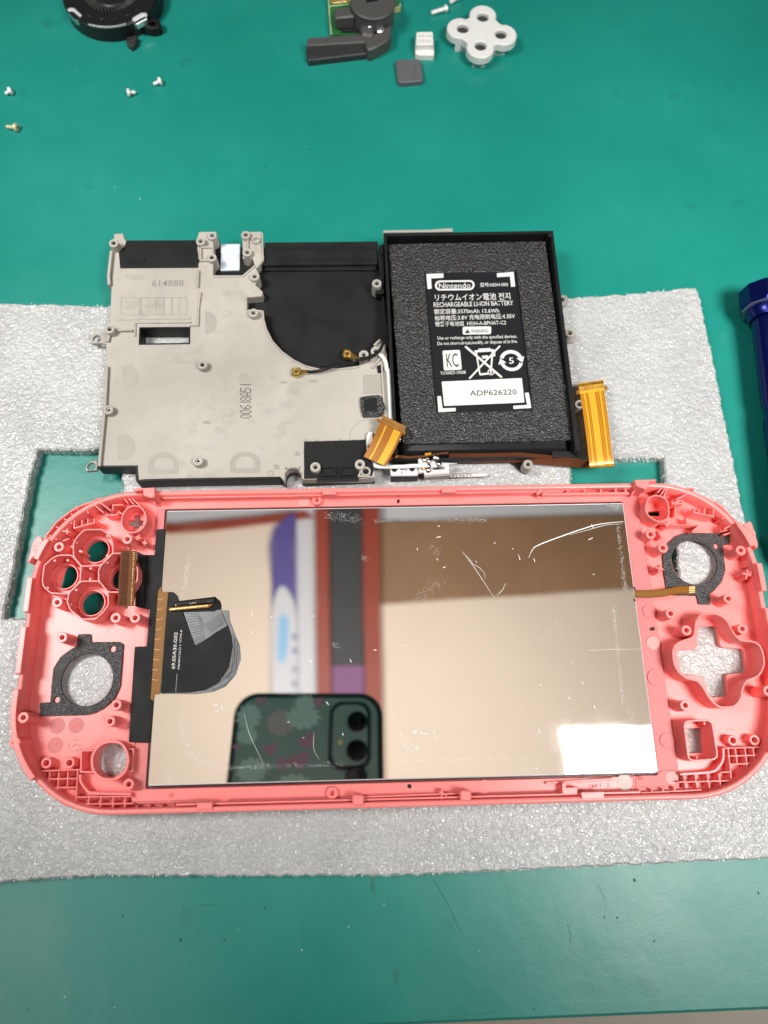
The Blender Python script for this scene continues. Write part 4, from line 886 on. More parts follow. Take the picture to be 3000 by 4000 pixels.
# ------------------------------------------------------------------ the battery with its foam surround
zb = 9.4
bc = m('G', 760, 700, zb)
bat = thing('battery', 'flat black battery with printed label framed by black foam in the tray', 'battery', (bc[0], bc[1], ZC - .28))
bl = [(inn[0][0] + .4, inn[0][1] - .4), (inn[1][0] - .5, inn[1][1] - .4), (inn[2][0] - .5, inn[2][1] + .5), (inn[3][0] + .8, inn[3][1] + .5)]
MB().prism([rounded(bl, 1.2)], ZC - .28, zb, 1.3).build('cell_pouch', 'blackgloss', bat, ang=60)
flb = S('G', [(403, 402), (1108, 394)], 10.4) + S('H', [(1000, 397), (402, 417)], 10.4)
fo_ = S('G', [(128, 200), (1328, 180)], 10.4) + S('H', [(1246, 582), (1000, 590), (600, 598), (196, 606)], 10.4)
MB().prism([ragged([tuple(p) for p in fo_], .8, .12), flb], zb - .05, 10.4, .15).build('foam_surround', 'blackfoam', bat)
lb = [(p[0] + dx, p[1] + dy) for p, (dx, dy) in zip(S('G', [(403, 402), (1108, 394)], zb) + S('H', [(1000, 397), (402, 417)], zb), ((-1, 1.2), (1, 1.2), (1, -1), (-1, -1)))]
plate('label_sheet', [lb], zb - .02, zb + .08, 'label_black', bat, .02)
zl = zb + .11
def shape(view, loops, mt_='label_white', name='printed_mark', dz=0.0):
    return plate(name, [S(view, lp, zl) for lp in loops], zl - .02, zl + dz, mt_, bat, 0)
TXT = dict(material='label_white', parent=bat)
text('宁德新能源科技有限公司  中国制造  MADE IN CHINA', 'G', (410, 404), (1104, 398), 26, zl, **TXT)
for v, pts in (('G', [(420, 430), (550, 425), (552, 458), (456, 464), (462, 541), (430, 545)]), ('G', [(958, 424), (1086, 414), (1098, 525), (1066, 528), (1058, 448), (960, 454)]),
               ('H', [(407, 313), (430, 311), (441, 387), (522, 384), (522, 405), (415, 411)]), ('H', [(948, 292), (972, 289), (990, 385), (878, 391), (876, 371), (962, 366)])): shape(v, [pts], name='corner_mark')
def pill(x0, y0, x1, y1, r, sk=0): return [(x, y + sk * (x - x0) / (x1 - x0)) for x, y in rr(x0, y0, x1, y1, r, 8)]
shape('G', [pill(486, 480, 788, 556, 37, -4), pill(501, 493, 773, 543, 24, -4)], name='logo_ring')
text('Nintendo', 'G', (516, 521), (757, 516), 40, zl, **TXT)
text('型号:HDH-003', 'G', (830, 513), (1042, 508), 32, zl, **TXT)
text('リチウムイオン電池 전지', 'G', (486, 610), (1060, 598), 54, zl, **TXT)
text('RECHARGEABLE LI-ION BATTERY', 'G', (476, 665), (1082, 650), 36, zl, **TXT)
text('额定容量:3570mAh 13.6Wh', 'G', (480, 717), (975, 707), 40, zl, **TXT)
text('标称电压:3.8V 充电限制电压:4.35V', 'G', (484, 767), (1096, 749), 40, zl, **TXT)
text('锂离子电池组  HDH-A-BPHAT-C2', 'G', (487, 812), (1028, 798), 38, zl, **TXT)
shape('G', [pill(697, 832, 915, 892, 14, -4)], name='warning_box')
shape('G', [[(713, 882), (734, 850), (755, 881)]], 'ink', 'warning_triangle', .02)
text('WARNING', 'G', (760, 866), (890, 861), 28, zl + .03, 'ink', bat)
text('Use or recharge only with the specified devices.', 'G', (506, 922), (1112, 908), 33, zl, **TXT)
text('Do not short-circuit,modify, or dispose of in fire.', 'G', (505, 964), (1116, 946), 33, zl, **TXT)
shape('H', [rounded([(440, 31), (548, 26), (560, 148), (449, 154)], 10)], name='mark_box')
text('KC', 'H', (464, 92), (536, 88), 84, zl + .03, 'ink', bat, bold=.003)
text('YU10427-19008', 'H', (426, 170), (583, 164), 21, zl, **TXT)
for a, w in (([(580, 4), (806, 196)], .75), ([(796, 0), (604, 205)], .75), ([(648, 42), (672, 182)], .6), ([(748, 36), (738, 172)], .6), ([(672, 178), (728, 172)], .7), ([(636, 36), (760, 28)], .9), ([(662, 24), (738, 20)], .7), ([(684, 72), (722, 69)], 1.1), ([(760, 30), (762, 62), (742, 64)], .6)):
    rib('bin_line', S('H', a, zl), w, zl - .06, zl + .01, 'label_white', bat)
c = m('H', 739, 163, zl); rib('bin_wheel', circ(c, .9, 16), .4, zl - .06, zl + .01, 'label_white', bat, True)
c = m('H', 865, 92, zl)
for a0 in (20, 200):
    pts = [(c[0] + 3.1 * math.cos(math.radians(a0 + 145 * k / 14)), c[1] + 3.1 * math.sin(math.radians(a0 + 145 * k / 14))) for k in range(15)]
    rib('recycling_arc', pts, 1.25, zl - .06, zl + .01, 'label_white', bat)
    a = math.radians(a0 - 4); t = Vector((math.sin(a), -math.cos(a))); p = Vector((c[0] + 3.1 * math.cos(a), c[1] + 3.1 * math.sin(a))); n_ = Vector((math.cos(a), math.sin(a)))
    plate('recycling_arrow', [[tuple(p + n_ * 1.3 + t * -.2), tuple(p - n_ * 1.3 - t * .2), tuple(p + t * 1.7)]], zl - .05, zl + .02, 'label_white', bat, 0)
text('5', 'H', (850, 93), (880, 92), 38, zl, **TXT)
shape('H', [rounded([(435, 222), (930, 200), (946, 351), (450, 373)], 6)], 'label_white', 'serial_box', .0)
text('ADP626220', 'H', (609, 294), (898, 285), 33, zl + .04, 'ink', bat, bold=.003)

# ------------------------------------------------------------------ cables, aerial board and flex cables
cx_ = thing('coax_cable', 'thin black aerial cable ending in small gold plugs on the grey frame', 'cable', (m('F', 400, 90, 10)[0], m('F', 400, 90, 10)[1], 9.7))
pts = S3('F', [(370, 97, 10.6), (440, 92, 10.7), (520, 70, 11.2), (600, 42, 11.4), (700, 24, 11.4)]) + S3('D', [(1160, 1322, 11.6), (1290, 1298, 11.7), (1375, 1240, 11.8), (1415, 1160, 12), (1428, 1060, 11.6), (1425, 900, 10.6), (1415, 740, 10.4)])
MB().tube(smooth(pts, 6), .48, 10).build('cable', 'cable_black', cx_)
pts2 = S3('D', [(1196, 1302, 10.9), (1260, 1296, 11.0), (1340, 1262, 11.1), (1398, 1200, 11.4), (1415, 1100, 11)])
MB().tube(smooth(pts2, 6), .42, 10).build('cable', 'cable_black', cx_)
def plug(quad, view, z, mate='gold'):
    p = S(view, quad, z)
    b = plate('gold_plug', [rounded(p, .35, 2)], z - 1.0, z, mate, cx_, .15)
    return b
b = plug([(262, 66), (318, 62), (322, 118), (292, 128), (256, 120)], 'F', 11)
plate('plug_crimp', [S('F', [(312, 78), (374, 80), (376, 102), (314, 110)], 10.9)], 10.1, 10.9, 'gold', b, .2)
c = m('F', 290, 92, 11); rib('plug_ring', circ(c, .95, 16), .3, 10.8, 11.15, 'goldmatte', b, True)
b = plug([(1052, 1208), (1120, 1228), (1108, 1302), (1046, 1296), (1034, 1262)], 'D', 9.0)
plate('plug_crimp', [S('D', [(1112, 1236), (1150, 1262), (1196, 1292), (1188, 1312), (1130, 1314), (1104, 1300)], 9.4)], 8.4, 9.4, 'gold', b, .2)
c = m('D', 1082, 1258, 9); rib('plug_ring', circ(c, .95, 16), .3, 8.8, 9.15, 'goldmatte', b, True)
wc = thing('white_cable', 'thin white aerial cable running beside the battery tray', 'cable', (m('F', 950, 200, 10)[0], m('F', 950, 200, 10)[1], 9.7))
pts = S3('D', [(1378, 1268, 10.6), (1410, 1290, 10.8), (1438, 1340, 10.9), (1452, 1420, 10.9)]) + S3('F', [(952, 90, 10.9), (962, 250, 10.8), (968, 400, 10.6), (975, 520, 9.6), (960, 640, 9.2), (900, 730, 9.3), (856, 766, 9.5), (900, 780, 9.8), (1050, 780, 10), (1120, 775, 10.1), (1235, 772, 10.2)])
MB().tube(smooth(pts, 6), .62, 10).build('cable', 'cable_white', wc)
ab = thing('aerial_bracket', 'small white metal aerial bracket with solder blobs below the battery', 'bracket', (m('Y', 560, 320, 5)[0], m('Y', 560, 320, 5)[1], 4.2))
plate('foot_block', [S('Y', [(300, 340), (548, 335), (548, 400), (300, 405)], 7)], 4.2, 8.3, 'black', ab, .1)
pl = plate('clamp_plate', [rounded(S('Y', [(290, 306), (545, 300), (556, 352), (548, 374), (300, 378)], 9), .3), circ(m('Y', 333, 316, 9), .75, 16), circ(m('Y', 497, 312, 9), .72, 16)], 8.2, 9, 'silver', ab, .12)
c = m('Y', 405, 316, 9.3)
sc = MB().lathe((c[0], c[1], 0), [(1.25, 8.9), (1.25, 9.25), (.9, 9.45)], 20).build('screw', 'steel', ab)
for dx, dy in ((.75, 0), (0, .75)): rib('cross_slot', [(c[0] - dx, c[1] - dy), (c[0] + dx, c[1] + dy)], .28, 9.3, 9.43, 'dark_insert', sc)
plate('aerial_plate', [S('Y', [(552, 218), (640, 206), (700, 240), (912, 248), (915, 262), (842, 268), (846, 352), (610, 372), (606, 345), (558, 350)], 9), S('Y', [(690, 298), (795, 292), (796, 312), (690, 320)], 9)], 8.3, 9, 'silver', ab, .12)
plate('aerial_skirt', [S('Y', [(612, 372), (846, 352), (846, 370), (612, 388)], 8.6)], 6.0, 8.5, 'magdark', ab, .1)
for x, y, r, h in ((640, 292, 1.15, 1.5), (648, 322, .85, .9), (745, 268, .9, 1.1), (720, 200, 1.1, .7), (610, 225, .8, .8), (655, 240, .8, .9)):
    c = m('Y', x, y, 9.4); MB().lathe((c[0], c[1], 0), [(r * 1.1, 8.9), (r, 9.0 + h * .4), (r * .75, 9 + h * .75), (r * .35, 9 + h * .96), (.05, 9 + h)], 18).build('solder_blob', 'solder', ab, ang=80)
c = m('Y', 600, 302, 9.4); MB().lathe((c[0], c[1], 0), [(.7, 9), (.5, 9.3), (.1, 9.45)], 12).build('flux_stain', 'goldmatte', ab, ang=80)
st = plate('label_strip', [S('Y', [(606, 352), (1204, 346), (1180, 378), (820, 394), (606, 378)], 6)], 5.0, 5.35, 'brown_film', ab, .04)
plate('label_strip', [S('Y', [(846, 358), (1204, 347), (1186, 376), (850, 386)], 6)], 5.3, 5.5, 'silver', ab, .03)
text('2923671', 'Y', (828, 382), (1042, 368), 24, 5.56, 'ink', ab)
plate('burnt_edge', [S('Y', [(700, 236), (915, 244), (930, 250), (905, 256), (720, 250)], 9.2)], 8.9, 9.15, 'black', ab, .05)

fx = thing('flex_cable', 'brown and amber flex cable with two striped gold ended tails around the battery tray', 'flex cable', (m('H', 900, 700, 4)[0], m('H', 900, 700, 4)[1], 4.1))
def tail(name, mt_, Lp, Rp, n_lines, bright):
    """Lp, Rp: 3-D polylines down the two edges, connector end first."""
    A = smooth(Lp, 5); B = smooth(Rp, 5)
    o = MB().band(A, B, .14).build(name, mt_, fx)
    for k in range(n_lines):
        t = (k + .7) / (n_lines + .4)
        ln = [Vector(a).lerp(Vector(b), t) + Vector((0, 0, .02)) for a, b in zip(A, B)]
        wide = k in bright
        w = (Vector(B[0]) - Vector(A[0])).normalized() * ((.22 if wide else .11))
        MB().band([p - w for p in ln], [p + w for p in ln], .05).build('conductor', 'orange_line' if wide else 'orange_deep', o)
    return o
R3 = lambda pts: S3('R', pts)
t1 = tail('ribbon_tail', 'orange', R3([(318, 1190, 9.0), (352, 1400, 9.4), (385, 1640, 9.6), (410, 1860, 9.6), (424, 1985, 9.2), (418, 2004, 8.4)]), R3([(580, 1170, 9.0), (612, 1390, 9.4), (640, 1630, 9.6), (665, 1850, 9.6), (686, 1960, 9.2), (690, 1992, 8.4)]), 15, (2, 5, 6, 7, 8, 12))
con = plate('connector_end', [S('R', [(302, 1100), (578, 1060), (585, 1172), (318, 1212)], 9.1)], 8.7, 9.1, 'orange_line', fx, .05)
for pts in ([(280, 1178), (308, 1170), (322, 1212), (280, 1218)], [(580, 1130), (612, 1124), (618, 1162), (586, 1172)]): plate('connector_ear', [S('R', pts, 9)], 8.6, 9.02, 'orange_dark', con, .03)
for k in range(15):
    x = 312 + k * 18.2; y = 1104 - k * 2.7
    rib('gold_contact', S('R', [(x, y), (x + 4, y + 34)], 9.1), .42, 9, 9.16, 'gold', con); rib('gold_contact', S('R', [(x + 10, y + 48), (x + 14, y + 84)], 9.1), .34, 9, 9.15, 'goldmatte', con)
    rib('contact_gap', S('R', [(x - 5, y + 6), (x - 2, y + 80)], 9.1), .12, 9, 9.13, 'orange_deep', con)
F3 = lambda pts: S3('F', pts)
t2 = tail('ribbon_tail', 'orange_dark', F3([(893, 462, 14.2), (850, 560, 14.0), (805, 655, 13.2), (775, 706, 12.4)]), F3([(1056, 538, 14.2), (1018, 620, 14.0), (968, 715, 13.2), (930, 775, 12.4)]), 13, (3, 8, 9, 10, 11))
con = plate('connector_end', [S('F', [(912, 406), (1080, 488), (1058, 536), (893, 462)], 14.3)], 13.9, 14.3, 'orange_dark', fx, .05)
for pts in ([(870, 434), (890, 428), (900, 460), (878, 458)], [(1062, 520), (1080, 528), (1072, 550), (1050, 540)]): plate('connector_ear', [S('F', pts, 14.2)], 13.8, 14.2, 'orange_dark', con, .03)
for k in range(14):
    t = (k + .5) / 14; x = 912 + 166 * t; y = 410 + 82 * t
    rib('gold_contact', S('F', [(x, y), (x - 8, y + 20)], 14.3), .38, 14.2, 14.36, 'goldmatte', con); rib('gold_contact', S('F', [(x - 5, y + 26), (x - 14, y + 46)], 14.3), .34, 14.2, 14.36, 'goldmatte', con)
    rib('contact_gap', S('F', [(x - 7, y + 2), (x - 20, y + 44)], 14.3), .12, 14.2, 14.33, 'orange_deep', con)
MB().band(F3([(930, 775, 12.4), (960, 745, 10.5), (1000, 712, 9.8), (1100, 722, 9.6), (1200, 712, 9.6), (1330, 690, 9.6), (1385, 688, 9.4)]), F3([(775, 706, 12.4), (900, 690, 10.2), (985, 690, 9.6), (1100, 705, 9.4), (1200, 697, 9.4), (1330, 678, 9.4), (1385, 672, 9.2)]), .14).build('link_strip', 'brown_film', fx)
for v, pts in (('F', [(975, 700), (992, 690), (1022, 695), (1020, 712), (985, 716)]), ('F', [(1215, 682), (1262, 676), (1262, 692), (1216, 698)])): plate('fold_tab', [S(v, pts, 10.4)], 10, 10.3, 'orange', fx, .05)
MB().band(S3('H', [(480, 668, 9.2), (700, 666, 9.2), (920, 662, 9.2), (1080, 676, 9.0), (1220, 694, 8.8), (1340, 710, 8.6)]), S3('H', [(480, 722, 6.0), (700, 722, 6.0), (920, 722, 6.0), (1080, 738, 5.8), (1220, 750, 5.4), (1338, 757, 5.2)]), .14).build('link_strip', 'brown_film', fx)
MB().band(S3('H', [(1330, 706, 8.5), (1345, 712, 8.4), (1420, 715, 8.2), (1492, 715, 8.2)]), S3('H', [(1328, 757, 5.2), (1345, 757, 5.4), (1420, 752, 6.4), (1495, 748, 7.4)]), .14).build('link_strip', 'orange_dark', fx)
wp = thing('wire_plug', 'tiny white plug with red and white wires under the left amber tail', 'plug', (m('F', 820, 575, 9)[0], m('F', 820, 575, 9)[1], 9.6))
plate('plug_body', [S('F', [(808, 528), (842, 526), (840, 600), (806, 630), (796, 625), (796, 560)], 11.2)], 9.65, 11.2, 'whitepad', wp, .15)
for k in range(4): plate('plug_pin', [S('F', [(788, 572 + k * 15), (800, 572 + k * 15), (800, 578 + k * 15), (788, 578 + k * 15)], 10.4)], 9.7, 10.2, 'steel', wp, .04)
MAT['cable_red'] = mat('red_wire', (.55, .02, .03), .35)
for dx, mn in ((0, 'cable_red'), (6, 'cable_white'), (12, 'cable_black')):
    MB().tube(smooth(S3('F', [(840, 575 + dx, 10.4), (930, 590 + dx, 10.6), (1010, 570 + dx, 10.4), (1040, 575 + 2 * dx, 10)]), 5), .34, 8).build('wire', mn, wp)
# ------------------------------------------------------------------ loose pieces at the far side of the mat
def circle3(a, b, c):
    ax, ay = a; bx, by = b; cx, cy = c
    d = 2 * (ax * (by - cy) + bx * (cy - ay) + cx * (ay - by))
    ux = ((ax * ax + ay * ay) * (by - cy) + (bx * bx + by * by) * (cy - ay) + (cx * cx + cy * cy) * (ay - by)) / d
    uy = ((ax * ax + ay * ay) * (cx - bx) + (bx * bx + by * by) * (ax - cx) + (cx * cx + cy * cy) * (bx - ax)) / d
    return (ux, uy), math.hypot(ax - ux, ay - uy)
hf = 6.2
(fc, fr) = circle3(m('FN', 150, 30, hf), m('FN', 760, 345, hf), m('FN', 1330, 60, hf))
fan = thing('cooling_fan', 'round black cooling fan with two bright metal clips', 'fan', (fc[0], fc[1], 0))
hub_hole = fr * .60
MB().prism([circ(fc, fr, 64), circ(fc, hub_hole, 48)], 0.05, hf - .5, .2).build('housing', 'blackgloss', fan)
MB().prism([circ(fc, fr * .985, 64), circ(fc, hub_hole - .4, 48)], hf - .5, hf, .15).build('cover_plate', 'blackgloss', fan)
plate('base', [circ(fc, hub_hole + .5, 48)], .06, .8, 'black', fan, .1)
ar = [(fc[0] + fr * .99 * math.cos(math.radians(a)), fc[1] + fr * .99 * math.sin(math.radians(a))) for a in range(-112, -66, 3)]
rib('cover_rim', ar, .13, hf - .6, hf + .05, 'silver', fan)
MB().lathe((fc[0], fc[1], 0), [(fr * .36, .8), (fr * .36, 4.8), (fr * .33, 5.2), (fr * .30, 5.3)], 40).build('rotor_hub', 'blackgloss', fan)
for k in range(41):
    a = 2 * math.pi * k / 41; q = [(fr * .36, 0), (fr * .46, .06), (fr * .565, .15)]
    rib('blade', [(fc[0] + r * math.cos(a + d), fc[1] + r * math.sin(a + d)) for r, d in q], .4, 1.2, 5.0, 'greyplastic', fan)
for pts, leg in (([(205, 120), (255, 98), (298, 105), (395, 195), (380, 222), (345, 195), (280, 140), (220, 140)], [(215, 165), (250, 145), (380, 225), (345, 268), (320, 265)]), ([(1048, 250), (1060, 228), (1170, 165), (1225, 165), (1245, 185), (1235, 212), (1200, 205), (1085, 270), (1060, 272)], [(1060, 275), (1200, 210), (1242, 225), (1240, 245), (1105, 318), (1075, 310)])):
    cl = plate('clip', [rounded(S('FN', pts, hf + .3), .3, 2)], hf - .1, hf + .35, 'silver', fan, .1)
    plate('clip_leg', [S('FN', leg, hf - .6)], hf - 2.5, hf - .5, 'steel', cl, .1)
plate('fixing_lug', [rounded(S('FN', [(1180, 300), (1290, 230), (1395, 240), (1420, 300), (1400, 350), (1300, 370), (1150, 330)], 3.5), .8), circ(m('FN', 1308, 298, 3.5), 1.25, 18)], .1, 3.5, 'black', fan, .25)
c = m('FN', 1060, 560, 0); pb = plate('rubber_foot', [rounded(S('FN', [(975, 480), (1090, 465), (1125, 460), (1110, 545), (1040, 610), (975, 560)], 2), .6)], .02, 2.2, 'felt', fan, .4)
for a in (-100, -80, -62, -120, -140, -45):
    rib('cover_print', [(fc[0] + fr * .8 * math.cos(math.radians(a + d)), fc[1] + fr * .8 * math.sin(math.radians(a + d))) for d in (0, 2, 4)], .25, hf - .1, hf + .02, 'greyplastic', fan)

tc_ = m('TR', 800, 300, 0)
tm = thing('trigger_board', 'small green circuit board carrying a grey trigger button with black lever', 'circuit board', (tc_[0], tc_[1], 0))
plate('circuit_board', [S('TR', [(128, -60), (1290, -60), (1300, 115), (1160, 130), (700, 420), (640, 545), (178, 560), (150, 120)], 2.4)], .4, 2.4, 'pcb', tm, .05)
for seg in ([(138, -20), (152, 200), (182, 552)], [(1165, 128), (1300, 105), (1298, 50)], [(140, 100), (480, 60)]): rib('board_edge', S('TR', seg, 2.5), .45, .4, 2.46, 'pcbedge', tm)
plate('contact_plate', [S('TR', [(165, -40), (490, -60), (488, 20), (205, 52), (172, 30)], 2.8)], 2.3, 2.9, 'goldmatte', tm, .1)
plate('board_pad', [S('TR', [(1170, -40), (1280, -40), (1285, 60), (1180, 95)], 2.7)], 2.3, 2.7, 'pcb', tm, .05)
plate('switch_body', [S('TR', [(225, 130), (490, 100), (560, 250), (545, 262), (245, 290)], 7.5)], 3.2, 7.5, 'greyplastic', tm, .5)
plate('switch_body', [S('TR', [(320, 380), (560, 345), (660, 420), (600, 520), (340, 520)], 2.8)], 2.3, 3.4, 'black', tm, .2)
ht = 9.5
(hc, hr) = circle3(m('TR', 500, 60, ht), m('TR', 790, 300, ht), m('TR', 1150, 200, ht))
MB().lathe((hc[0], hc[1], 0), [(hr * .97, 2.4), (hr * .97, ht - 1.2), (hr, ht - 1.0), (hr, ht - .25), (hr - .3, ht)], 48).build('round_cap', 'greyplastic', tm)
plate('cap_slot', [S('TR', [(735, -30), (925, -30), (938, 18), (750, 42)], ht)], ht - .6, ht + .02, 'black', tm, 0)
plate('hinge', [rounded(S('TR', [(690, 300), (870, 310), (880, 420), (870, 560), (780, 580), (670, 540), (660, 430)], 6.0), 1)], 1.5, 6.0, 'greyplastic', tm, .8)
plate('lever_arm', [smooth(S('TR', [(640, 545), (760, 560), (880, 540), (1010, 480), (1130, 400), (1160, 430), (1140, 600), (1010, 700), (780, 800), (720, 640)], 5), 3, True)], .3, 5.0, 'greyplastic', tm, .5)
plate('lever', [S('TR', [(-215, 640), (-180, 612), (640, 552), (740, 630), (735, 680), (600, 690), (-205, 740)], 5.2)], .15, 5.3, 'greyplastic', tm, .35)
plate('lever_face', [rounded(S('TR', [(-215, 720), (740, 640), (750, 880), (-190, 990), (-225, 900)], 2.2), .5)], .05, 2.6, 'felt', tm, .4)
MAT['glint'] = mat('polished_pivot', (.75, .75, .75), .12, .9)
c = m('TR', 805, 420, 6.2); MB().lathe((c[0], c[1], 0), [(.85, 5.4), (.8, 6.1), (.5, 6.4), (.1, 6.5)], 16).build('pivot_pin', 'glint', tm, ang=80)
plate('pivot_plate', [rounded(S('TR', [(905, 480), (960, 450), (1050, 440), (1040, 490), (940, 522)], 5.3), .4)], 4.8, 5.3, 'glint', tm, .2)

# white rubber membrane with four domes, raised on legs
zq = 5.6
hl = S('B', [(1225, 90), (1117, 152), (1323, 183), (1213, 245)], zq)
ctr = (sum(p[0] for p in hl) / 4, sum(p[1] for p in hl) / 4)
mb = thing('button_membrane', 'white four lobed rubber button membrane standing on short legs', 'rubber pad', (ctr[0], ctr[1], 0))
lob = [(p[0] + (p[0] - ctr[0]) * .12, p[1] + (p[1] - ctr[1]) * .12) for p in hl]
ang0 = [math.atan2(p[1] - ctr[1], p[0] - ctr[0]) for p in lob]
outl = []
for k in sorted(range(4), key=lambda i: ang0[i]):
    a = ang0[k]; R_ = 5.1
    for q in range(-8, 9): outl.append((lob[k][0] + R_ * math.cos(a + math.radians(q * 13.2)), lob[k][1] + R_ * math.sin(a + math.radians(q * 13.2))))
outl = smooth(outl, 2, True)
MB().prism([outl] + [circ(p, 2.2, 24) for p in hl], 2.7, zq, .35).build('body', 'whiteplastic', mb)
for p in hl:
    cp = MB().lathe((p[0], p[1], 0), [(2.5, 2.0), (2.5, 3.25), (2.3, 3.35), (.5, 3.4)], 24).build('dome', 'whiteplastic', mb)
    MB().lathe((p[0], p[1], 0), [(2.1, 3.3), (2.05, 4.3), (.4, 4.4)], 20).build('carbon_pill', 'ink', cp)
MB().lathe((ctr[0], ctr[1], 0), [(1.2, zq - .1), (1.0, zq + .2), (.4, zq + .35)], 18).build('centre_pip', 'whiteplastic', mb)
for v in ((1108, 215), (1205, 300), (1315, 235), (1225, 110)):
    c = m('B', v[0], v[1], 3); plate('leg', [rounded([(c[0] - 2.3, c[1] - 2.2), (c[0] + 2.3, c[1] - 2.2), (c[0] + 2.1, c[1] + 2), (c[0] - 2.1, c[1] + 2)], .5)], .02, 3.4, 'whiteplastic', mb, .2)

c = m('B', 910, 240, 3)
wk = thing('white_key', 'small white plastic key piece with four square pockets', 'plastic part', (c[0], c[1], 0))
plate('flange', [rounded(S('B', [(862, 205), (958, 205), (963, 285), (960, 298), (870, 295), (860, 285)], 2.2), .4)], .03, 2.2, 'whitepad', wk, .25)
tp = S('B', [(866, 172), (955, 170), (958, 240), (866, 242)], 4.6)
pk = [S('B', [(x, y), (x + 25, y), (x + 25, y + 17), (x, y + 17)], 4.6) for x in (880, 918) for y in (182, 210)]
plate('block', [rounded(tp, .5)] + pk, 2.0, 4.6, 'whitepad', wk, .2)
plate('pocket_floor', [rounded(offset(tp if area2(tp) > 0 else tp[::-1], .5), .3)], 2.1, 3.9, 'palegrey' if 'palegrey' in MAT else 'silver', wk, 0)
for x in (868, 928): plate('foot', [S('B', [(x, 285), (x + 30, 285), (x + 30, 302), (x, 302)], 1.2)], .03, 1.2, 'whitepad', wk, .2)
c = m('B', 830, 385, 1)
gp = thing('grey_key', 'grey rounded square key cap lying on its face beside the white key', 'plastic part', (c[0], c[1], 0))
sq = rounded(S('B', [(752, 320), (890, 316), (905, 435), (768, 447)], 2.0), 1.5, 5)
plate('cap', [sq], .03, 2.0, 'greypad', gp, .3)
rib('groove_mark', S('B', [(795, 360), (856, 354), (860, 398)], 2.0), .22, 1.9, 2.03, 'ink', gp)

# loose screws
def screw(view, a, b, r, rh, mt_, label, h0):
    """A screw lying on its side: a = tip, b = head."""
    A = m3(view, a[0], a[1], h0); B = m3(view, b[0], b[1], h0); ax = (B - A); L_ = ax.length; ax.normalize()
    A.z = r + .03; B.z = rh * .93; ax = (B - A); L_ = ax.length; ax.normalize()
    o = thing('screw', label, 'screw', (A.x, A.y, 0), 'loose screws on the mat')
    MB().lathe(A, [(r * .35, 0), (r * .85, .35), (r * .85, L_ - .9)], 12, ax).build('shank', mt_, o)
    th = MB(); n = int((L_ - 1.2) / .45)
    for k in range(n): th.lathe(A + ax * (.4 + k * .45), [(r * .8, 0), (r * 1.05, .12), (r * 1.05, .2), (r * .8, .34)], 12, ax)
    th.build('thread', mt_, o)
    hd = MB().lathe(A + ax * (L_ - .9), [(rh * .9, 0), (rh, .15), (rh, .8), (rh * .7, 1.1)], 18, ax).build('head', mt_, o)
    MB().lathe(A + ax * (L_ + .16), [(rh * .35, 0), (rh * .35, .08)], 6, ax).build('drive_recess', 'dark_insert', hd)
MAT['screw_steel'] = mat('zinc_plate', (.80, .80, .78), .5, .35)
MAT['screw_brass'] = mat('yellow_zinc', (.66, .60, .38), .5, .4)
screw('A', (22, 405), (52, 394), .68, 1.35, 'screw_steel', 'silver screw lying near the left edge of the mat above the yellowish screw', .8)
screw('A', (588, 398), (552, 405), .68, 1.35, 'screw_steel', 'silver screw with its head to the left, lower of the pair below the fan', .8)
screw('A', (662, 364), (698, 354), .7, 1.4, 'screw_steel', 'silver screw with its head to the right, upper of the pair below the fan', .8)
screw('A', (26, 547), (78, 556), .7, 1.4, 'screw_brass', 'yellowish brass coloured screw lying near the left edge of the mat', .8)
screw('B', (945, 72), (1030, 50), .85, 1.3, 'screw_steel', 'long pale threaded screw lying left of the white membrane', .8)
screw('B', (1046, 16), (1095, -14), .85, 1.3, 'screw_steel', 'long pale screw cut off by the top of the photo', .8)

# ------------------------------------------------------------------ the blue screwdriver at the right edge
rc, rs = 8.0, 4.9
pl_ = Vector(m('W', 1637, 742, rc)); ph_ = Vector(m('W', 1661, 940, rc))
axd = Vector((ph_.x - pl_.x, ph_.y - pl_.y, 0)).normalized(); nrm = Vector((-axd.y, axd.x, 0)); nrm = nrm if nrm.x > 0 else -nrm
cp0 = Vector((*m('W', 1602, 660, rc), 0)); 
base = cp0 + nrm * rc
top = base - axd * 6.5; top.z = rc + .02
sd = thing('screwdriver', 'blue anodised precision screwdriver with a swivel cap at the right edge', 'screwdriver', (top.x, top.y, 0))
a3 = axd
MB().lathe(top, [(rc * .86, 0), (rc, .9), (rc, 7.0), (rc * .93, 7.8)], 10, a3).build('swivel_cap', 'blue', sd, ang=25)
MB().lathe(top + a3 * 7.75, [(rc * .955, 0), (rc * .955, .28)], 10, a3).build('cap_edge', 'blueedge', sd, ang=25)
MB().lathe(top + a3 * 7.9, [(rc * .8, 0), (rc * .82, 1.5), (rc * .68, 3.6)], 32, a3).build('collar', 'blue', sd)
MB().lathe(top + a3 * 11.4, [(rs * .8, 0), (rs, .8), (rs, 30), (rs * .9, 31), (rs * .9, 34), (rs, 35), (rs, 75), (rs * .75, 80), (rs * .45, 82)], 32, a3).build('handle', 'blue', sd)
MB().lathe(top + a3 * 93, [(1.6, 0), (1.6, 25), (.9, 38)], 16, a3).build('blade', 'steel', sd)

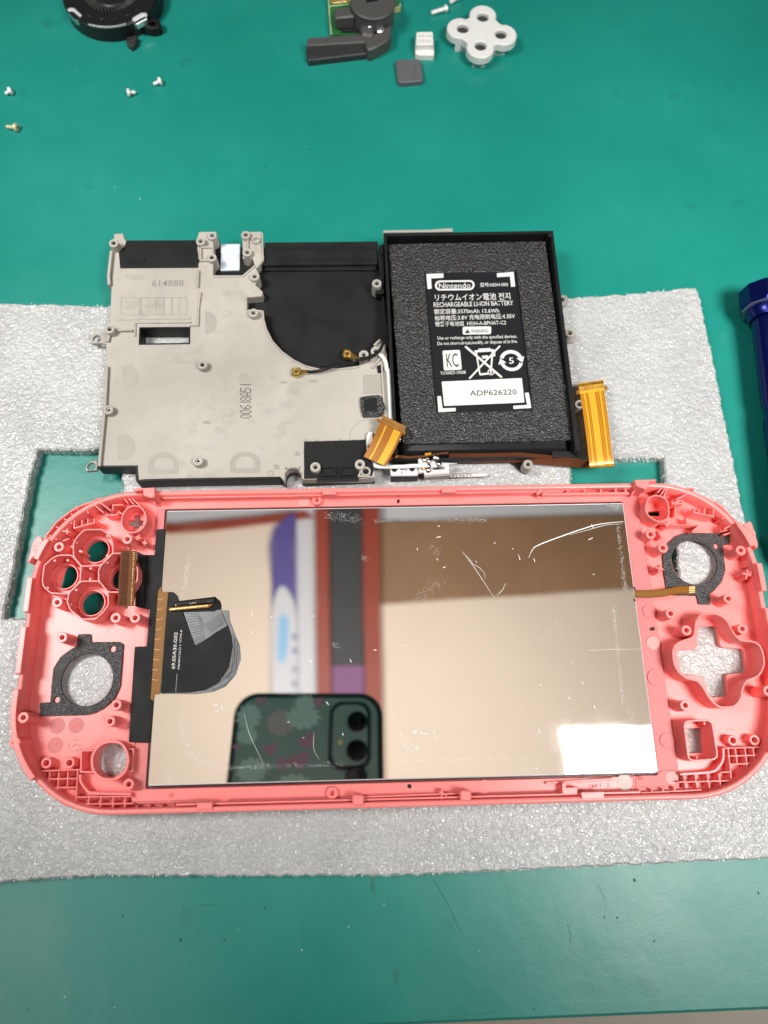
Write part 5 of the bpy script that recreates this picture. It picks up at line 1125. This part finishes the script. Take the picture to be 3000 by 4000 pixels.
# ------------------------------------------------------------------ what the mirror plate shows: the phone taking the picture and the shelf above
RX = Vector((cam.matrix_world[0][0], cam.matrix_world[1][0], cam.matrix_world[2][0]))
UP = Vector((cam.matrix_world[0][1], cam.matrix_world[1][1], cam.matrix_world[2][1]))
BK = Vector((cam.matrix_world[0][2], cam.matrix_world[1][2], cam.matrix_world[2][2]))      # from lens into the phone
C0 = Vector((0, 0, CAM_H)) + BK * 4.0
pm = Matrix(((-RX.x, UP.x, -BK.x, 0), (-RX.y, UP.y, -BK.y, 0), (-RX.z, UP.z, -BK.z, 0), (0, 0, 0, 1)))
ph = thing('phone', 'phone in a dark edged pale green case with pink hearts, mirrored in the steel plate', 'phone', C0)
ORIGIN[ph.name] = Vector((0, 0, 0)); ph.rotation_euler = pm.to_euler()
# outlines below are drawn as seen through the phone (x to the user's right, y up); z points at the table
def pplate(name, loops, z0, z1, material, bev=.1): return MB().prism([[(-x, y) for x, y in lp] for lp in loops], z0, z1, bev).build(name, material, ph)
MAT['case_dark'] = mat('case_bumper', (.012, .015, .022), .3)
MAT['case_green'] = mat('case_back', (.47, .50, .49), .3, var=.08, vscale=30)
MAT['case_pink'] = mat('case_heart', (.95, .36, .56), .4)
MAT['case_white'] = mat('case_white', (.97, .97, .97), .3)
MAT['case_rose'] = mat('case_rose', (.95, .60, .68), .4)
MAT['lens'] = mat('lens_glass', (.004, .006, .008), .08)
px0, px1, py1 = -74.5, 6.5, 23.0; py0 = py1 - 158
pplate('bumper', [rr(px0, py0, px1, py1, 13)], -10, -1.0, 'case_dark', 1.2)
pplate('case_back', [rr(px0 + 3, py0 + 3, px1 - 3, py1 - 3.2, 10.5)], -1.05, -.85, 'case_green', .03)
isl = rr(px1 - 29, py1 - 42, px1 - 6.5, py1 - 5.5, 7)
pplate('camera_island', [isl], -.9, .3, 'case_dark', .3); pplate('camera_glass', [rr(px1 - 27, py1 - 40, px1 - 8.5, py1 - 7.5, 6)], .25, .5, 'case_green', .05)
for y in (6.0, -9.4, -23): MB().lathe((7.4, y, 0), [(5.6, .4), (5.6, 1.3), (5.0, 1.6), (4.6, 1.6), (4.4, 1.2)], 28).build('camera_lens', 'lens', ph)
c0 = (-22.5, -5); MB().lathe((-c0[0] - 6.3, c0[1], 0), [(1.2, .4), (1.2, .6)], 16).build('flash', 'goldmatte', ph)
def heart(cx, cy, s, rot):
    pts = []
    for k in range(28):
        t = 2 * math.pi * k / 28; x = 16 * math.sin(t) ** 3 / 16 * s; y = (13 * math.cos(t) - 5 * math.cos(2 * t) - 2 * math.cos(3 * t) - math.cos(4 * t)) / 16 * s
        pts.append((cx + x * math.cos(rot) - y * math.sin(rot), cy + x * math.sin(rot) + y * math.cos(rot)))
    return pts
for x, y, s, r, mm_ in ((-60, 18, 3.0, 0, 'case_pink'), (-29, 17.5, 3.2, .1, 'case_pink'), (-34, -4, 5.0, .5, 'case_pink'), (-53, -8, 3.8, .2, 'case_pink'), (-37, -14, 5.5, .35, 'case_pink'), (-46, -15, 4.0, -.2, 'case_pink'), (-71, -7, 2.0, 0, 'case_pink')):
    pplate('printed_heart', [heart(x, y, s, r)], -.9, -.78, mm_, 0)
def puff(cx, cy, rx, ry, n=11, amp=.12): return smooth([(cx + rx * (1 + amp * (-1) ** k) * math.cos(2 * math.pi * k / (2 * n)), cy + ry * (1 + amp * (-1) ** k) * math.sin(2 * math.pi * k / (2 * n))) for k in range(2 * n)], 3, True)
for x, y, a, b, mm_ in ((-66, 9, 6.5, 7, 'case_white'), (-66, -1, 5.5, 4.5, 'case_white'), (-49, 6, 7, 7, 'case_rose'), (-37, 9, 9, 6.5, 'case_white'), (-36, 17, 6, 4, 'case_white'), (-62, -19, 7.5, 6.5, 'case_white'), (-40, -26, 9, 5, 'case_white'), (-50, -48, 9, 8, 'case_white'), (-30, -60, 8, 8, 'case_rose')):
    pplate('printed_cloud', [puff(x, y, a, b)], -.9, -.8 + j() * .3, mm_, 0)
pplate('screen_glass', [rr(px0 + 2, py0 + 2, px1 - 2, py1 - 2, 11)], -10.4, -9.9, 'lens', .1)

ZS = 1500.0                                          # level of the shelf's underside
def O_(u, v, z=ZS):
    r = Vector((u - CX, v - CY, F_PX)); w = (r.dot(DX), r.dot(DY), r.dot(DZ)); t = ((CAM_H - ZM) + (z - ZM)) / -w[2]
    return (w[0] * t, w[1] * t)
MAT['beige'] = mat('beige_board', (.80, .655, .53), .6, var=.03, vscale=4)
MAT['brownboard'] = mat('brown_card', (.30, .165, .085), .6, var=.12, vscale=8)
MAT['redbrown'] = mat('red_brown_beam', (.30, .045, .022), .5, var=.1, vscale=12)
MAT['mesh_dark'] = mat('dark_mesh', (.045, .047, .05), .6)
MAT['mesh_wire'] = mat('mesh_wire', (.085, .087, .09), .5)
MAT['mauve'] = mat('mauve_cloth', (.26, .115, .24), .7)
MAT['violet'] = mat('violet_packet', (.10, .075, .28), .45, var=.1, vscale=20)
MAT['whiteboard'] = mat('white_board', (.62, .62, .65), .5)
MAT['skyblue'] = mat('blue_print', (.25, .5, .75), .5)
def overhead(name, label, cat, pts, z0, z1, material, part='board'):
    q = [O_(u, v, z0) for u, v in pts]; c = (sum(p[0] for p in q) / len(q), sum(p[1] for p in q) / len(q))
    t = thing(name, label, cat, (c[0], c[1], z0)); plate(part, [q], z0, z1, material, t, 1.0); return t
overhead('beige_panel', 'pale beige panel mirrored on the left half of the steel plate', 'panel', [(240, 1142), (360, 1152), (430, 1142), (640, 1122), (642, 1760), (240, 1760)], ZS, ZS + 15, 'beige')
overhead('beige_panel', 'pale beige panel mirrored on the right half of the steel plate', 'panel', [(818, 1306), (1366, 1272), (1520, 1262), (1540, 1760), (826, 1760)], ZS + 2, ZS + 17, 'beige')
overhead('brown_panel', 'brown cardboard panel mirrored above the right beige panel', 'panel', [(800, 1129), (1100, 1118), (1500, 1106), (1520, 1262), (1366, 1272), (818, 1306)], ZS + 4, ZS + 20, 'brownboard')
t = overhead('red_brown_beam', 'red brown beam mirrored left of the dark mesh strip', 'beam', [(680, 900), (708, 900), (716, 1760), (686, 1760)], ZS - 26, ZS - 4, 'redbrown', 'bar')
t = overhead('red_brown_beam', 'red brown beam mirrored right of the dark mesh strip', 'beam', [(781, 900), (815, 900), (828, 1760), (792, 1760)], ZS - 26, ZS - 4, 'redbrown', 'bar')
t = overhead('red_brown_rail', 'red brown cross rail mirrored along the top left of the plate', 'rail', [(240, 1124), (300, 1126), (380, 1132), (460, 1124), (660, 1102), (680, 1118), (560, 1132), (440, 1148), (370, 1152), (300, 1146), (240, 1144)], ZS - 8, ZS - 1, 'redbrown', 'bar')
t = overhead('dark_mesh_strip', 'dark grey mesh strip mirrored between the red brown beams', 'mesh', [(705, 900), (784, 900), (794, 1437), (712, 1437)], ZS - 6, ZS - 2, 'mesh_dark', 'backing')
a = O_(706, 1000, ZS - 8); b = O_(784, 1000, ZS - 8); cc = O_(793, 1437, ZS - 8)
for k in range(13):
    x = a[0] + (b[0] - a[0]) * (k + .5) / 13; rib('mesh_wire', [(x, a[1] + 100), (x + 3, cc[1])], 1.6, ZS - 9, ZS - 6, 'mesh_wire', t)
for k in range(60):
    y = a[1] + 60 + (cc[1] - a[1] - 60) * k / 60; rib('mesh_wire', [(a[0], y), (cc[0], y)], 1.4, ZS - 8.5, ZS - 6, 'mesh_dark', t)
overhead('mauve_cloth', 'mauve cloth mirrored at the near end of the dark mesh strip', 'cloth', [(712, 1438), (794, 1437), (800, 1760), (716, 1760)], ZS - 7, ZS - 3, 'mauve', 'sheet')
overhead('white_board', 'narrow white board mirrored left of the red brown beams', 'board', [(640, 900), (682, 900), (690, 1760), (640, 1760)], ZS - 4, ZS + 4, 'whiteboard')
t = overhead('violet_packet', 'violet and white packet mirrored beside the narrow white board', 'packet', [(640, 1108), (625, 1112), (592, 1140), (582, 1180), (588, 1260), (590, 1760), (642, 1760)], ZS - 14, ZS - 6, 'violet', 'sleeve')
plate('packet_front', [smooth([O_(u, v, ZS - 16) for u, v in ((606, 1268), (590, 1310), (588, 1400), (588, 1490), (588, 1700), (640, 1700), (642, 1490), (640, 1330), (625, 1280))], 4, True)], ZS - 17, ZS - 13, 'whiteboard', t, .5)
plate('packet_print', [smooth([O_(u, v, ZS - 18) for u, v in ((606, 1330), (600, 1380), (602, 1430), (616, 1425), (622, 1380), (622, 1340))], 4, True)], ZS - 18.5, ZS - 16, 'skyblue', t, .3)
for y in (1370, 1400, 1440, 1470): plate('packet_print', [[O_(632, y, ZS - 18), O_(640, y + 2, ZS - 18), O_(638, y + 14, ZS - 18), O_(631, y + 10, ZS - 18)]], ZS - 18.5, ZS - 12, 'violet', t, .3)
overhead('white_sheet', 'white sheet mirrored along the top edge of the plate', 'sheet', [(240, 1040), (1500, 1040), (1500, 1112), (800, 1124), (660, 1112), (380, 1138), (240, 1130)], ZS + 22, ZS + 26, 'whiteboard', 'sheet')
